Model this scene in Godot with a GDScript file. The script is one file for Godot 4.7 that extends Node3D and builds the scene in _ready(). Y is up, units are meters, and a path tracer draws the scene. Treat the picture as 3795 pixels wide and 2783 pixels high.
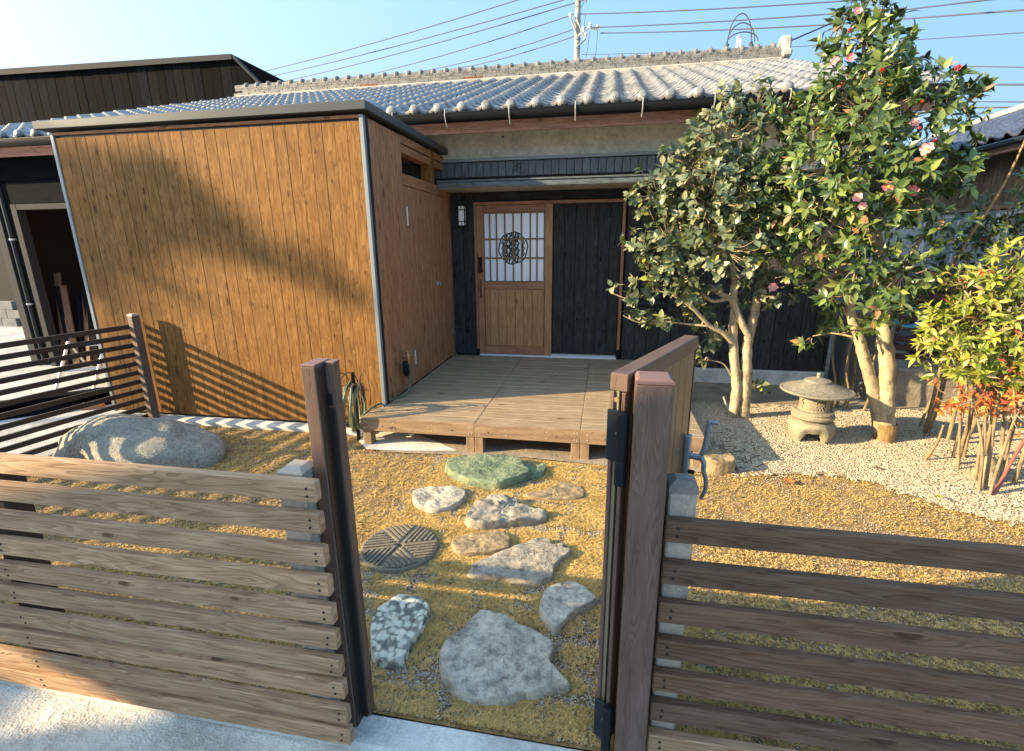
extends Node3D

var rng := RandomNumberGenerator.new()
var M := {}
var used := {}
var leaf_meshes := {}
const EYE := Vector3(0, 1.752, 0)

# ------------------------------------------------------------------ helpers
func numbered(called: String, parent: Node) -> String:
	var key = str(parent.get_instance_id()) + "/" + called
	var n: int = used.get(key, 0)
	used[key] = n + 1
	return called if n == 0 else "%s_%03d" % [called, n]

func part(called: String, mesh: Mesh, m: Material, parent: Node, xf := Transform3D.IDENTITY) -> MeshInstance3D:
	var o := MeshInstance3D.new()
	o.name = numbered(called, parent)
	o.mesh = mesh
	if m: o.material_override = m
	o.transform = xf
	parent.add_child(o, true)
	return o

func tag(o: Node, label: String, category: String, group := "") -> Node:
	o.set_meta("label", label)
	o.set_meta("category", category)
	if group != "": o.set_meta("group", group)
	return o

func thing(called: String, label: String, category: String, at := Vector3.ZERO, turn := 0.0, group := "") -> Node3D:
	var o := Node3D.new()
	o.name = numbered(called, self)
	add_child(o, true)
	o.position = at
	o.rotation.y = turn
	tag(o, label, category, group)
	return o

func struct(called: String, mesh: Mesh, m: Material, xf := Transform3D.IDENTITY) -> MeshInstance3D:
	var o := part(called, mesh, m, self, xf)
	o.set_meta("kind", "structure")
	return o

func at(x: float, y: float, z: float) -> Transform3D:
	return Transform3D(Basis.IDENTITY, Vector3(x, y, z))

func st_new() -> SurfaceTool:
	var s := SurfaceTool.new()
	s.begin(Mesh.PRIMITIVE_TRIANGLES)
	return s

func tri(s: SurfaceTool, a: Vector3, b: Vector3, c: Vector3, n: Vector3, ua: Vector2, ub: Vector2, uc: Vector2) -> void:
	# winding is set so that the face looks along n (front faces run clockwise)
	var g := (b - a).cross(c - a)
	var pts = [[a, ua], [b, ub], [c, uc]]
	if g.dot(n) > 0: pts = [[a, ua], [c, uc], [b, ub]]
	for p in pts:
		s.set_normal(n)
		s.set_uv(p[1])
		s.add_vertex(p[0])

func quad(s: SurfaceTool, a: Vector3, b: Vector3, c: Vector3, d: Vector3, n: Vector3, ua := Vector2.ZERO, ub := Vector2(1, 0), uc := Vector2(1, 1), ud := Vector2(0, 1)) -> void:
	tri(s, a, b, c, n, ua, ub, uc)
	tri(s, a, c, d, n, ua, uc, ud)

# a chamfered box centred at c; the texture's v runs along its longest side, in metres, from a random offset
func add_box(s: SurfaceTool, size: Vector3, c := Vector3.ZERO, bev := 0.003, off := Vector2.ZERO, basis := Basis.IDENTITY) -> void:
	var h := size * 0.5
	var b: float = min(bev, min(h.x, min(h.y, h.z)) * 0.45)
	var long := 0
	if size.y >= size.x and size.y >= size.z: long = 1
	elif size.z >= size.x: long = 2
	for ax in 3:
		var u := (ax + 1) % 3
		var v := (ax + 2) % 3
		if u == long:
			var t := u; u = v; v = t
		for sg in [-1.0, 1.0]:
			var n := Vector3.ZERO
			n[ax] = sg
			var P := []
			var U := []
			for q in [[-1, -1], [1, -1], [1, 1], [-1, 1]]:
				var p := Vector3.ZERO
				p[ax] = sg * h[ax]
				p[u] = q[0] * (h[u] - b)
				p[v] = q[1] * (h[v] - b)
				P.append(basis * p + c)
				U.append(Vector2(p[u] + ax * 0.137 + sg * 0.071, p[v]) + off)
			quad(s, P[0], P[1], P[2], P[3], basis * n, U[0], U[1], U[2], U[3])
	if b <= 0.0004: return
	for ax in 3:
		var u := (ax + 1) % 3
		var v := (ax + 2) % 3
		for su in [-1.0, 1.0]:
			for sv in [-1.0, 1.0]:
				var n := Vector3.ZERO
				n[u] = su
				n[v] = sv
				n = n.normalized()
				var P := []
				var U := []
				for q in [[-1, 0], [1, 0], [1, 1], [-1, 1]]:
					var p := Vector3.ZERO
					p[ax] = q[0] * (h[ax] - b)
					p[u] = su * (h[u] - (0.0 if q[1] == 0 else b))
					p[v] = sv * (h[v] - (b if q[1] == 0 else 0.0))
					P.append(basis * p + c)
					U.append(Vector2(0.01 * q[1], p[ax]) + off)
				quad(s, P[0], P[1], P[2], P[3], basis * n, U[0], U[1], U[2], U[3])
	for sx in [-1.0, 1.0]:
		for sy in [-1.0, 1.0]:
			for sz in [-1.0, 1.0]:
				var k := Vector3(sx, sy, sz)
				var A := Vector3(sx * h.x, sy * (h.y - b), sz * (h.z - b))
				var B := Vector3(sx * (h.x - b), sy * h.y, sz * (h.z - b))
				var D := Vector3(sx * (h.x - b), sy * (h.y - b), sz * h.z)
				tri(s, basis * A + c, basis * B + c, basis * D + c, basis * k.normalized(), off, off, off)

func box(size: Vector3, bev := 0.003, off := Vector2.ZERO) -> ArrayMesh:
	var s := st_new()
	add_box(s, size, Vector3.ZERO, bev, off)
	return s.commit()

func roff() -> Vector2:
	return Vector2(rng.randf() * 3.0, rng.randf() * 5.0)

func boxp(called: String, lo: Vector3, hi: Vector3, m: Material, parent: Node, bev := 0.003) -> MeshInstance3D:
	# the mesh keeps its place, so that what is fixed to it can be given in the same axes
	var s := st_new()
	add_box(s, hi - lo, (lo + hi) * 0.5, bev, roff())
	return part(called, s.commit(), m, parent)

func add_tube(s: SurfaceTool, pts: Array, rad: Array, sides := 8, cap := true, seed_wob := 0.0) -> void:
	var n := pts.size()
	var rings := []
	var ref := Vector3(0.31, 0.2, 0.93).normalized()
	var along := 0.0
	for i in n:
		var t: Vector3 = (pts[min(i + 1, n - 1)] - pts[max(i - 1, 0)]).normalized()
		var a := t.cross(ref).normalized()
		if a.length() < 0.5: a = t.cross(Vector3.RIGHT).normalized()
		var b := t.cross(a).normalized()
		ref = -b
		if i > 0: along += (pts[i] - pts[i - 1]).length()
		var ring := []
		var r: float = rad[min(i, rad.size() - 1)]
		for k in sides + 1:
			var w := TAU * k / sides
			var rr := r * (1.0 + seed_wob * sin(3.0 * w + i * 1.7) * 0.5 + seed_wob * sin(w * 1.0 + i * 2.3))
			if k == sides: rr = r * (1.0 + seed_wob * sin(i * 1.7) * 0.5 + seed_wob * sin(i * 2.3))
			var dir := a * cos(w) + b * sin(w)
			ring.append([pts[i] + dir * rr, dir, Vector2(float(k) / sides * TAU * r, along)])
		rings.append(ring)
	for i in n - 1:
		for k in sides:
			var q = [rings[i][k], rings[i][k + 1], rings[i + 1][k + 1], rings[i + 1][k]]
			for o in [[0, 1, 2], [0, 2, 3]]:
				var A = q[o[0]]; var B = q[o[1]]; var C = q[o[2]]
				var g: Vector3 = (B[0] - A[0]).cross(C[0] - A[0])
				var seq = [A, B, C] if g.dot(A[1] + B[1] + C[1]) < 0 else [A, C, B]
				for v in seq:
					s.set_normal(v[1]); s.set_uv(v[2]); s.add_vertex(v[0])
	if cap:
		for e in [0, n - 1]:
			var t: Vector3 = (pts[1] - pts[0]).normalized() * -1.0 if e == 0 else (pts[n - 1] - pts[n - 2]).normalized()
			for k in sides:
				tri(s, pts[e], rings[e][k][0], rings[e][k + 1][0], t, Vector2.ZERO, Vector2(0.01, 0), Vector2(0, 0.01))

func tube(pts: Array, rad: Array, sides := 8, wob := 0.0) -> ArrayMesh:
	var s := st_new()
	add_tube(s, pts, rad, sides, true, wob)
	return s.commit()

func smooth(pts: Array, per := 4) -> Array:
	var c := Curve3D.new()
	c.bake_interval = 0.02
	for i in pts.size():
		var p: Vector3 = pts[i]
		var t: Vector3 = (pts[min(i + 1, pts.size() - 1)] - pts[max(i - 1, 0)]) / 6.0
		c.add_point(p, -t, t)
	var out := []
	var n := (pts.size() - 1) * per
	for i in n + 1:
		var f := float(i) / per
		var k: int = min(int(f), pts.size() - 2)
		out.append(c.sample(k, f - k))
	return out

func radii(n: int, r0: float, r1: float) -> Array:
	var o := []
	for i in n: o.append(lerpf(r0, r1, float(i) / max(1, n - 1)))
	return o

func add_lathe(s: SurfaceTool, prof: Array, sides := 24, c := Vector3.ZERO) -> void:
	for i in prof.size() - 1:
		var a: Vector2 = prof[i]
		var b: Vector2 = prof[i + 1]
		var d := b - a
		var nn := Vector2(d.y, -d.x).normalized()
		for k in sides:
			var w0 := TAU * k / sides
			var w1 := TAU * (k + 1) / sides
			var wm := (w0 + w1) / 2
			var n := Vector3(nn.x * cos(wm), nn.y, nn.x * sin(wm))
			var p := [Vector3(a.x * cos(w0), a.y, a.x * sin(w0)), Vector3(a.x * cos(w1), a.y, a.x * sin(w1)), Vector3(b.x * cos(w1), b.y, b.x * sin(w1)), Vector3(b.x * cos(w0), b.y, b.x * sin(w0))]
			if a.x > 0.0001: tri(s, p[0] + c, p[1] + c, p[2] + c, n, Vector2(w0, a.y), Vector2(w1, a.y), Vector2(w1, b.y))
			if b.x > 0.0001: tri(s, p[0] + c, p[2] + c, p[3] + c, n, Vector2(w0, a.y), Vector2(w1, b.y), Vector2(w0, b.y))

func lathe(prof: Array, sides := 24) -> ArrayMesh:
	var s := st_new()
	add_lathe(s, prof, sides)
	return s.commit()

# a surface over a grid of points, with smooth normals
func grid_mesh(P: Array, closed_u := false, uvs := 1.0, flip := false) -> ArrayMesh:
	var rows := P.size()
	var cols: int = P[0].size()
	var N := []
	for i in rows:
		var r := []
		for j in cols:
			var jl := j - 1; var jr := j + 1
			if closed_u:
				if jl < 0: jl = cols - 2
				if jr > cols - 1: jr = 1
			else:
				jl = max(jl, 0); jr = min(jr, cols - 1)
			var du: Vector3 = P[i][jr] - P[i][jl]
			var dv: Vector3 = P[min(i + 1, rows - 1)][j] - P[max(i - 1, 0)][j]
			var n := du.cross(dv)
			if n.length() < 1e-12: n = Vector3.UP if not flip else Vector3.DOWN
			r.append(n.normalized() * (-1.0 if flip else 1.0))
		N.append(r)
	var s := st_new()
	for i in rows - 1:
		for j in cols - 1:
			var q = [[i, j], [i, j + 1], [i + 1, j + 1], [i + 1, j]]
			for o in [[0, 1, 2], [0, 2, 3]]:
				var t = [q[o[0]], q[o[1]], q[o[2]]]
				var a: Vector3 = P[t[0][0]][t[0][1]]
				var b: Vector3 = P[t[1][0]][t[1][1]]
				var c: Vector3 = P[t[2][0]][t[2][1]]
				var g := (b - a).cross(c - a)
				if g.length() < 1e-12: continue
				var nn: Vector3 = N[t[0][0]][t[0][1]] + N[t[1][0]][t[1][1]] + N[t[2][0]][t[2][1]]
				if g.dot(nn) > 0: t = [t[0], t[2], t[1]]
				for v in t:
					s.set_normal(N[v[0]][v[1]])
					s.set_uv(Vector2(v[1], v[0]) * uvs)
					s.add_vertex(P[v[0]][v[1]])
	return s.commit()

# ------------------------------------------------------------------ textures
func noise(f: float, sd: int, oct := 4, kind := FastNoiseLite.TYPE_SIMPLEX_SMOOTH) -> FastNoiseLite:
	var n := FastNoiseLite.new()
	n.noise_type = kind
	n.frequency = f
	n.seed = sd
	n.fractal_octaves = oct
	if oct <= 1: n.fractal_type = FastNoiseLite.FRACTAL_NONE
	return n

func bytes_of(n: FastNoiseLite, w: int, h: int, stretch := 1) -> PackedByteArray:
	var im := n.get_seamless_image(w, int(h / float(stretch)), false, false, 0.1, true)
	if stretch > 1: im.resize(w, h, Image.INTERPOLATE_BILINEAR)
	im.convert(Image.FORMAT_L8)
	return im.get_data()

func tex(im: Image) -> ImageTexture:
	return ImageTexture.create_from_image(im)

# growth rings that run up the picture, knots, pores; returns [colour, height]
func wood(sd: int, w: int, h: int, bands: float, knots: int, contrast: float, grey: float) -> Array:
	var r := RandomNumberGenerator.new()
	r.seed = sd
	var wob := bytes_of(noise(0.009, sd, 3), w, h, 6)
	var fine := bytes_of(noise(0.22, sd + 1, 2), w, h, 16)
	var blot := bytes_of(noise(0.012, sd + 2, 4), w, h, 3)
	var K := []
	for i in knots:
		K.append([r.randf() * w, r.randf() * h, r.randf_range(8.0, 19.0) * w / 512.0])
	var col := PackedByteArray(); col.resize(w * h * 3)
	var hei := PackedByteArray(); hei.resize(w * h)
	for y in h:
		var near := []
		for k in K:
			var dy: float = abs(y - k[1])
			if dy > h * 0.5: dy = h - dy
			if dy < 90: near.append([k[0], (y - k[1]) if abs(y - k[1]) < h * 0.5 else ((y - k[1]) - h * sign(y - k[1])), k[2]])
		for x in w:
			var a := wob[y * w + x] / 255.0
			var g := float(x) / w * bands + (a - 0.5) * bands * 0.55
			var dark := 0.0
			for k in near:
				var dx: float = x - k[0]
				if dx > w * 0.5: dx -= w
				elif dx < -w * 0.5: dx += w
				var ex: float = dx / (k[2] * 1.0)
				var ey: float = k[1] / (k[2] * 3.2)
				var q := ex * ex + ey * ey
				if q < 14.0:
					g += sign(dx) * exp(-q * 0.35) * 1.6
					var ek: float = k[1] / (k[2] * 1.25)
					var qk := ex * ex + ek * ek
					if qk < 1.9: dark = max(dark, clampf(1.5 - qk * 0.9, 0.0, 1.0))
					elif qk < 4.0: dark = max(dark, 0.25 * (4.0 - qk) / 2.1)
			var ring: float = g - floor(g)
			ring = ring * ring * (1.0 - smoothstep(0.86, 1.0, ring))
			var f := fine[y * w + x] / 255.0 - 0.5
			var b := blot[y * w + x] / 255.0 - 0.5
			var v: float = 0.93 - ring * contrast * 0.95 + f * 0.14 * contrast * 2.0 + b * 0.24
			v *= 1.0 - dark * 0.34
			v = clampf(v, 0.04, 1.0)
			var warm: float = clampf((1.0 - v) * (1.0 - grey), 0.0, 1.0)
			var i := y * w + x
			col[i * 3] = int(255 * clampf(v * (1.0 + warm * 0.10), 0, 1))
			col[i * 3 + 1] = int(255 * clampf(v * (1.0 - warm * 0.10), 0, 1))
			col[i * 3 + 2] = int(255 * clampf(v * (1.0 - warm * 0.26), 0, 1))
			hei[i] = int(255 * clampf(0.6 - ring * 0.45 + f * 0.5 - dark * 0.15, 0, 1))
	var im := Image.create_from_data(w, h, false, Image.FORMAT_RGB8, col)
	var hm := Image.create_from_data(w, h, false, Image.FORMAT_L8, hei)
	var nm := hm.duplicate()
	nm.convert(Image.FORMAT_RGB8)
	nm.bump_map_to_normal_map(3.0)
	return [tex(im), tex(nm)]

# mottled mineral surface: layers of [noise bytes] mapped over a ramp of colours
func mottled(sd: int, size: int, fr: Array, weights: Array, ramp: Array, speck := 0.0, spots := 0.0) -> Array:
	var L := []
	if spots > 0.0:
		var n := noise(spots, sd, 1, FastNoiseLite.TYPE_CELLULAR)
		n.cellular_return_type = FastNoiseLite.RETURN_DISTANCE
		L.append(bytes_of(n, size, size))
		fr = fr.slice(1)
	for i in fr.size(): L.append(bytes_of(noise(fr[i], sd + i * 7, 4), size, size))
	var col := PackedByteArray(); col.resize(size * size * 3)
	var hei := PackedByteArray(); hei.resize(size * size)
	var lut := []
	for i in 256:
		var t := i / 255.0 * (ramp.size() - 1)
		var k: int = min(int(t), ramp.size() - 2)
		var c: Color = ramp[k].lerp(ramp[k + 1], t - k)
		lut.append(c)
	var r := RandomNumberGenerator.new()
	r.seed = sd
	for i in size * size:
		var v := 0.0
		for k in L.size(): v += (L[k][i] / 255.0 - 0.5) * weights[k]
		v = clampf(0.5 + v, 0, 1)
		var c: Color = lut[int(v * 255)]
		var q := 1.0
		if speck > 0.0: q = 1.0 + (r.randf() - 0.5) * speck
		col[i * 3] = int(clampf(c.r * q, 0, 1) * 255)
		col[i * 3 + 1] = int(clampf(c.g * q, 0, 1) * 255)
		col[i * 3 + 2] = int(clampf(c.b * q, 0, 1) * 255)
		hei[i] = int(clampf(v + (q - 1.0) * 0.6, 0, 1) * 255)
	var im := Image.create_from_data(size, size, false, Image.FORMAT_RGB8, col)
	var nm := Image.create_from_data(size, size, false, Image.FORMAT_L8, hei)
	nm.convert(Image.FORMAT_RGB8)
	nm.bump_map_to_normal_map(4.0)
	return [tex(im), tex(nm)]

func lin(r: float, g: float, b: float) -> Color:
	return Color(r, g, b).linear_to_srgb()

func mat(r: float, g: float, b: float, rough := 0.7, t = null, sc := Vector3.ONE, nrm := 1.0, tri := false, metal := 0.0) -> StandardMaterial3D:
	var m := StandardMaterial3D.new()
	m.albedo_color = lin(r, g, b)
	m.roughness = rough
	m.metallic = metal
	if t:
		m.albedo_texture = t[0]
		if nrm > 0.0 and t.size() > 1:
			m.normal_enabled = true
			m.normal_texture = t[1]
			m.normal_scale = nrm
		m.uv1_scale = sc
		if tri:
			m.uv1_triplanar = true
			m.uv1_world_triplanar = true
	return m

func variants(n: int, r: float, g: float, b: float, spread: float, rough: float, t, sc: Vector3, nrm := 1.0, tri := false) -> Array:
	var o := []
	for i in n:
		var k := 1.0 + rng.randf_range(-spread, spread)
		var w := rng.randf_range(-spread, spread) * 0.25
		o.append(mat(r * k * (1 + w), g * k, b * k * (1 - w), rough, t, sc, nrm, tri))
	return o

func pick(a: Array):
	return a[rng.randi() % a.size()]

func sky_picture() -> ImageTexture:
	var w := 512
	var h := 256
	var im := Image.create(w, h, false, Image.FORMAT_RGBF)
	var sun := Vector3(-0.88, 0.334, 0.338)
	for y in h:
		var up := (0.5 - (y + 0.5) / h) * PI
		for x in w:
			var az := (x + 0.5) / w * TAU    # 0 looks along -z
			var d := Vector3(sin(az) * cos(up), sin(up), -cos(az) * cos(up))
			var e := clampf(d.y, 0.0, 1.0)
			var c := Color(0.32, 0.44, 0.56).lerp(Color(0.105, 0.295, 0.57), pow(clampf(e * 1.75, 0, 1), 0.62))
			var g := d.dot(sun)
			c += Color(2.2, 2.15, 2.0) * exp(-acos(clampf(g, -1, 1)) / 0.50)
			if d.y < 0.0: c = Color(0.30, 0.29, 0.27)
			im.set_pixel(x, y, Color(c.r, c.g, c.b))
	return tex(im)

# ------------------------------------------------------------------ the scene
func _ready() -> void:
	rng.seed = 20240
	# camera
	var cam := Camera3D.new()
	cam.name = "camera"
	add_child(cam)
	cam.position = EYE
	cam.basis = Basis.from_euler(Vector3(-0.2623, 0.1846, -0.0093))
	cam.fov = 74.96
	cam.near = 0.05
	cam.far = 900.0
	# sky and exposure
	var e := Environment.new()
	e.background_mode = Environment.BG_SKY
	var sky := Sky.new()
	var ps := PanoramaSkyMaterial.new()
	ps.panorama = sky_picture()
	sky.sky_material = ps
	e.sky = sky
	e.background_energy_multiplier = 0.37
	e.tonemap_mode = Environment.TONE_MAPPER_LINEAR
	e.tonemap_exposure = 5.3
	e.sdfgi_enabled = true
	e.ssao_enabled = true
	e.ssil_enabled = true
	var we := WorldEnvironment.new()
	we.name = "environment"
	we.environment = e
	add_child(we)
	# sun: low, from the left and a little behind the camera
	var sun := DirectionalLight3D.new()
	sun.name = "sun"
	add_child(sun)
	var sd := Vector3(0.880, -0.334, -0.338)
	sun.look_at_from_position(-sd * 50.0, Vector3.ZERO)
	sun.light_energy = 0.86
	sun.light_color = Color(1.0, 0.885, 0.69)
	sun.light_angular_distance = 0.5
	sun.shadow_enabled = true

	materials()
	grounds()
	house()
	annex()
	surroundings()
	street_tree()
	deck()
	fences()
	gate()
	stones()
	stone_lantern()
	plants()
	fittings()
	poles_and_wires()
	scatter()

func materials() -> void:
	var wk := wood(11, 512, 1024, 11.0, 6, 0.30, 0.0)
	var wf := wood(23, 512, 1024, 26.0, 1, 0.24, 0.1)
	var ww := wood(37, 512, 1024, 9.0, 4, 0.24, 0.2)
	var ws := Vector3(2.5, 0.625, 1)
	var rock := mottled(5, 512, [0.008, 0.03, 0.12], [0.7, 0.6, 0.5], [Color(0.45, 0.45, 0.45), Color(0.8, 0.8, 0.79), Color(1, 0.99, 0.96)], 0.16)
	var conc := mottled(8, 512, [0.006, 0.05, 0.2], [0.55, 0.3, 0.3], [Color(0.62, 0.62, 0.62), Color(0.86, 0.86, 0.85), Color(1, 1, 0.99)], 0.10)
	var soil := mottled(13, 1024, [0.008, 0.04, 0.16], [0.5, 0.45, 0.5], [Color(0.30, 0.25, 0.2), Color(0.66, 0.57, 0.43), Color(0.86, 0.78, 0.62), Color(1, 0.97, 0.88)], 0.35)
	var grav := mottled(17, 1024, [0.006, 0.08, 0.3], [0.25, 0.35, 0.7], [Color(0.42, 0.38, 0.33), Color(0.82, 0.78, 0.7), Color(1, 0.98, 0.93)], 0.42)
	var granite := mottled(19, 512, [0.02, 0.09, 0.3], [0.3, 0.45, 0.6], [Color(0.28, 0.29, 0.29), Color(0.72, 0.72, 0.70), Color(1, 0.99, 0.95)], 0.5)
	var lich := mottled(29, 512, [0.0, 0.012, 0.15], [-1.5, 1.1, 0.35], [Color(0.40, 0.42, 0.42), Color(0.46, 0.48, 0.48), Color(0.52, 0.54, 0.53), Color(0.9, 0.93, 0.9), Color(1, 1, 0.98)], 0.12, 0.035)
	var green := mottled(31, 512, [0.006, 0.03, 0.12], [0.8, 0.7, 0.4], [Color(0.45, 0.52, 0.5), Color(0.70, 0.76, 0.70), Color(0.88, 0.9, 0.80), Color(1, 0.97, 0.88)], 0.10)
	M.cedar = variants(7, 0.30, 0.162, 0.056, 0.10, 0.7, wk, ws, 0.5)
	M.cedar_side = variants(5, 0.50, 0.255, 0.125, 0.10, 0.7, wk, ws, 0.5)
	M.door_wood = variants(4, 0.56, 0.29, 0.125, 0.12, 0.5, wf, ws, 0.4)
	M.frame_wood = variants(3, 0.42, 0.20, 0.10, 0.1, 0.5, wf, ws, 0.4)
	M.lattice = mat(0.30, 0.19, 0.09, 0.55, wf, ws, 0.3)
	M.black_board = variants(5, 0.062, 0.066, 0.068, 0.22, 0.8, wk, ws, 0.9)
	M.char_board = variants(6, 0.008, 0.011, 0.015, 0.5, 0.8, ww, ws, 1.2)
	M.blue_black = variants(4, 0.135, 0.175, 0.195, 0.12, 0.5, wk, ws, 0.5)
	M.black_metal = mat(0.009, 0.011, 0.013, 0.5)
	M.dark_steel = mat(0.03, 0.035, 0.04, 0.35, null, Vector3.ONE, 0, false, 0.5)
	M.trim_grey = mat(0.24, 0.27, 0.28, 0.45, null, Vector3.ONE, 0, false, 0.1)
	M.cap_grey = mat(0.075, 0.085, 0.09, 0.4, null, Vector3.ONE, 0, false, 0.1)
	M.fence_tan = variants(7, 0.60, 0.395, 0.235, 0.13, 0.75, ww, ws, 1.0)
	M.fence_dark = variants(6, 0.205, 0.132, 0.088, 0.16, 0.72, ww, ws, 1.0)
	M.slat_dark = variants(4, 0.055, 0.036, 0.026, 0.15, 0.6, ww, ws, 0.6)
	M.gate_post = mat(0.165, 0.105, 0.078, 0.5, wf, ws, 0.3)
	M.gate_cap = mat(0.20, 0.115, 0.10, 0.5)
	M.gate_panel = variants(4, 0.235, 0.155, 0.085, 0.06, 0.42, wf, ws, 0.15)
	M.gate_dark = mat(0.022, 0.017, 0.015, 0.35)
	M.olive = mat(0.23, 0.19, 0.11, 0.4)
	M.post_beige = mat(0.62, 0.52, 0.42, 0.7, conc, Vector3(0.8, 0.8, 0.8), 0.2, true)
	M.cap_stone = mat(0.33, 0.29, 0.25, 0.8, conc, Vector3(1, 1, 1), 0.3, true)
	M.dark_trim = mat(0.035, 0.04, 0.043, 0.8)
	M.post_brown = mat(0.17, 0.12, 0.095, 0.6, wf, ws, 0.3)
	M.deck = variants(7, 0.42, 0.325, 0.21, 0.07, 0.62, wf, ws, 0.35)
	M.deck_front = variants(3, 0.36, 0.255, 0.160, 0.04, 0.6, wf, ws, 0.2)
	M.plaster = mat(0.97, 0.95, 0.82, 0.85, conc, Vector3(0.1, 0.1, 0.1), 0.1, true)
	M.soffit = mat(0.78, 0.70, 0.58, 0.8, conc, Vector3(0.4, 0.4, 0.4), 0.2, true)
	M.pink_wood = mat(0.66, 0.40, 0.34, 0.75, ww, ws, 0.5)
	M.tile = variants(7, 0.36, 0.37, 0.38, 0.12, 0.40, rock, Vector3(1.2, 1.2, 1.2), 0.25, true)
	M.ridge = variants(5, 0.29, 0.285, 0.265, 0.08, 0.6, rock, Vector3(1.6, 1.6, 1.6), 0.12, true)
	M.rust = mat(0.34, 0.13, 0.075, 0.8, rock, Vector3(2, 2, 2), 0.4, true)
	M.mortar = mat(0.55, 0.53, 0.48, 0.9, conc, Vector3(1, 1, 1), 0.4, true)
	M.concrete = mat(0.62, 0.64, 0.64, 0.9, conc, Vector3(0.55, 0.55, 0.55), 0.8, true)
	M.street = mat(0.84, 0.815, 0.73, 0.92, conc, Vector3(0.8, 0.8, 0.8), 1.3, true)
	M.white_conc = mat(0.88, 0.865, 0.80, 0.9, conc, Vector3(0.7, 0.7, 0.7), 0.5, true)
	M.block = mat(0.24, 0.25, 0.26, 0.9, conc, Vector3(0.9, 0.9, 0.9), 0.5, true)
	M.soil = mat(0.50, 0.40, 0.26, 0.95, soil, Vector3(0.85, 0.85, 0.85), 1.5, true)
	M.gravel = mat(0.52, 0.43, 0.295, 0.95, grav, Vector3(1.1, 1.1, 1.1), 1.6, true)
	M.dirt = mat(0.40, 0.33, 0.245, 0.95, conc, Vector3(0.9, 0.9, 0.9), 1.2, true)
	M.granite = mat(0.70, 0.67, 0.57, 0.9, granite, Vector3(0.8, 0.8, 0.8), 2.0, true)
	M.stone_grey = mat(0.70, 0.64, 0.52, 0.85, rock, Vector3(1.7, 1.7, 1.7), 1.5, true)
	M.stone_tan = mat(0.46, 0.345, 0.20, 0.85, rock, Vector3(1.8, 1.8, 1.8), 1.5, true)
	M.stone_pale = mat(0.50, 0.45, 0.36, 0.85, rock, Vector3(2.0, 2.0, 2.0), 1.8, true)
	M.stone_green = mat(0.27, 0.31, 0.225, 0.8, green, Vector3(1.2, 1.2, 1.2), 1.5, true)
	M.stone_lichen = mat(0.70, 0.67, 0.56, 0.9, lich, Vector3(1.6, 1.6, 1.6), 0.8, true)
	M.stone_mill = mat(0.40, 0.35, 0.27, 0.9, granite, Vector3(2.2, 2.2, 2.2), 1.2, true)
	M.lantern = mat(0.60, 0.53, 0.39, 0.9, granite, Vector3(1.3, 1.3, 1.3), 1.0, true)
	M.lantern_roof = mat(0.46, 0.43, 0.36, 0.9, granite, Vector3(1.0, 1.0, 1.0), 1.0, true)
	M.bark = mat(0.70, 0.57, 0.37, 0.85, rock, Vector3(1.4, 0.7, 1.4), 0.8, true)
	M.bark_orange = mat(0.46, 0.29, 0.12, 0.85, rock, Vector3(1.4, 0.7, 1.4), 0.8, true)
	M.twig = mat(0.36, 0.28, 0.17, 0.85)
	M.cane = mat(0.42, 0.31, 0.18, 0.85, rock, Vector3(2, 1, 2), 0.6, true)
	M.white = mat(0.78, 0.80, 0.82, 0.3)
	M.paper = mat(0.86, 0.88, 0.92, 0.25)
	M.paper.clearcoat_enabled = true
	M.paper.clearcoat = 1.0
	M.paper.clearcoat_roughness = 0.02
	M.lamp_panel = mat(0.88, 0.88, 0.88, 0.4)
	M.brass = mat(0.55, 0.40, 0.20, 0.35, null, Vector3.ONE, 0, false, 0.8)
	M.silver = mat(0.62, 0.64, 0.66, 0.35, null, Vector3.ONE, 0, false, 0.6)
	M.bracket = mat(0.36, 0.36, 0.35, 0.6)
	M.latch = mat(0.27, 0.33, 0.37, 0.38, null, Vector3.ONE, 0, false, 0.4)
	M.hose = mat(0.13, 0.155, 0.085, 0.5)
	M.rust_wire = mat(0.10, 0.045, 0.025, 0.6)
	M.pole = mat(0.52, 0.49, 0.40, 0.8, conc, Vector3(0.4, 0.4, 0.4), 0.2, true)
	M.cable = mat(0.06, 0.065, 0.085, 0.7)
	M.ceramic = mat(0.68, 0.68, 0.66, 0.3)
	M.pink = mat(0.74, 0.18, 0.24, 0.5)
	M.pink_pale = mat(0.82, 0.36, 0.38, 0.5)
	M.stamen = mat(0.75, 0.42, 0.08, 0.6)
	M.blue_tile = mat(0.085, 0.11, 0.185, 0.4, rock, Vector3(1, 1, 1), 0.3, true)
	M.corrugated = mat(0.24, 0.17, 0.10, 0.7, rock, Vector3(1.2, 0.5, 1.2), 0.4, true)
	M.glass_grey = mat(0.30, 0.36, 0.36, 0.12)
	M.red_slat = mat(0.075, 0.022, 0.018, 0.7)
	M.blue_hose = mat(0.06, 0.30, 0.50, 0.5)
	M.car = mat(0.62, 0.66, 0.72, 0.25)
	M.tyre = mat(0.02, 0.02, 0.02, 0.8)
	M.mountain = mat(0.16, 0.22, 0.22, 1.0)
	M.screw = mat(0.03, 0.03, 0.03, 0.5, null, Vector3.ONE, 0, false, 0.5)
	M.screw_bright = mat(0.7, 0.68, 0.62, 0.4, null, Vector3.ONE, 0, false, 0.5)
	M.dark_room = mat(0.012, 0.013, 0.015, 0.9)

	for m in M.black_board + M.char_board: m.metallic_specular = 0.12
	for m in [M.black_metal, M.dark_trim, M.cap_grey, M.dark_steel]: m.metallic_specular = 0.3
	for m in M.cedar + M.fence_tan + M.fence_dark: m.metallic_specular = 0.25

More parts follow.
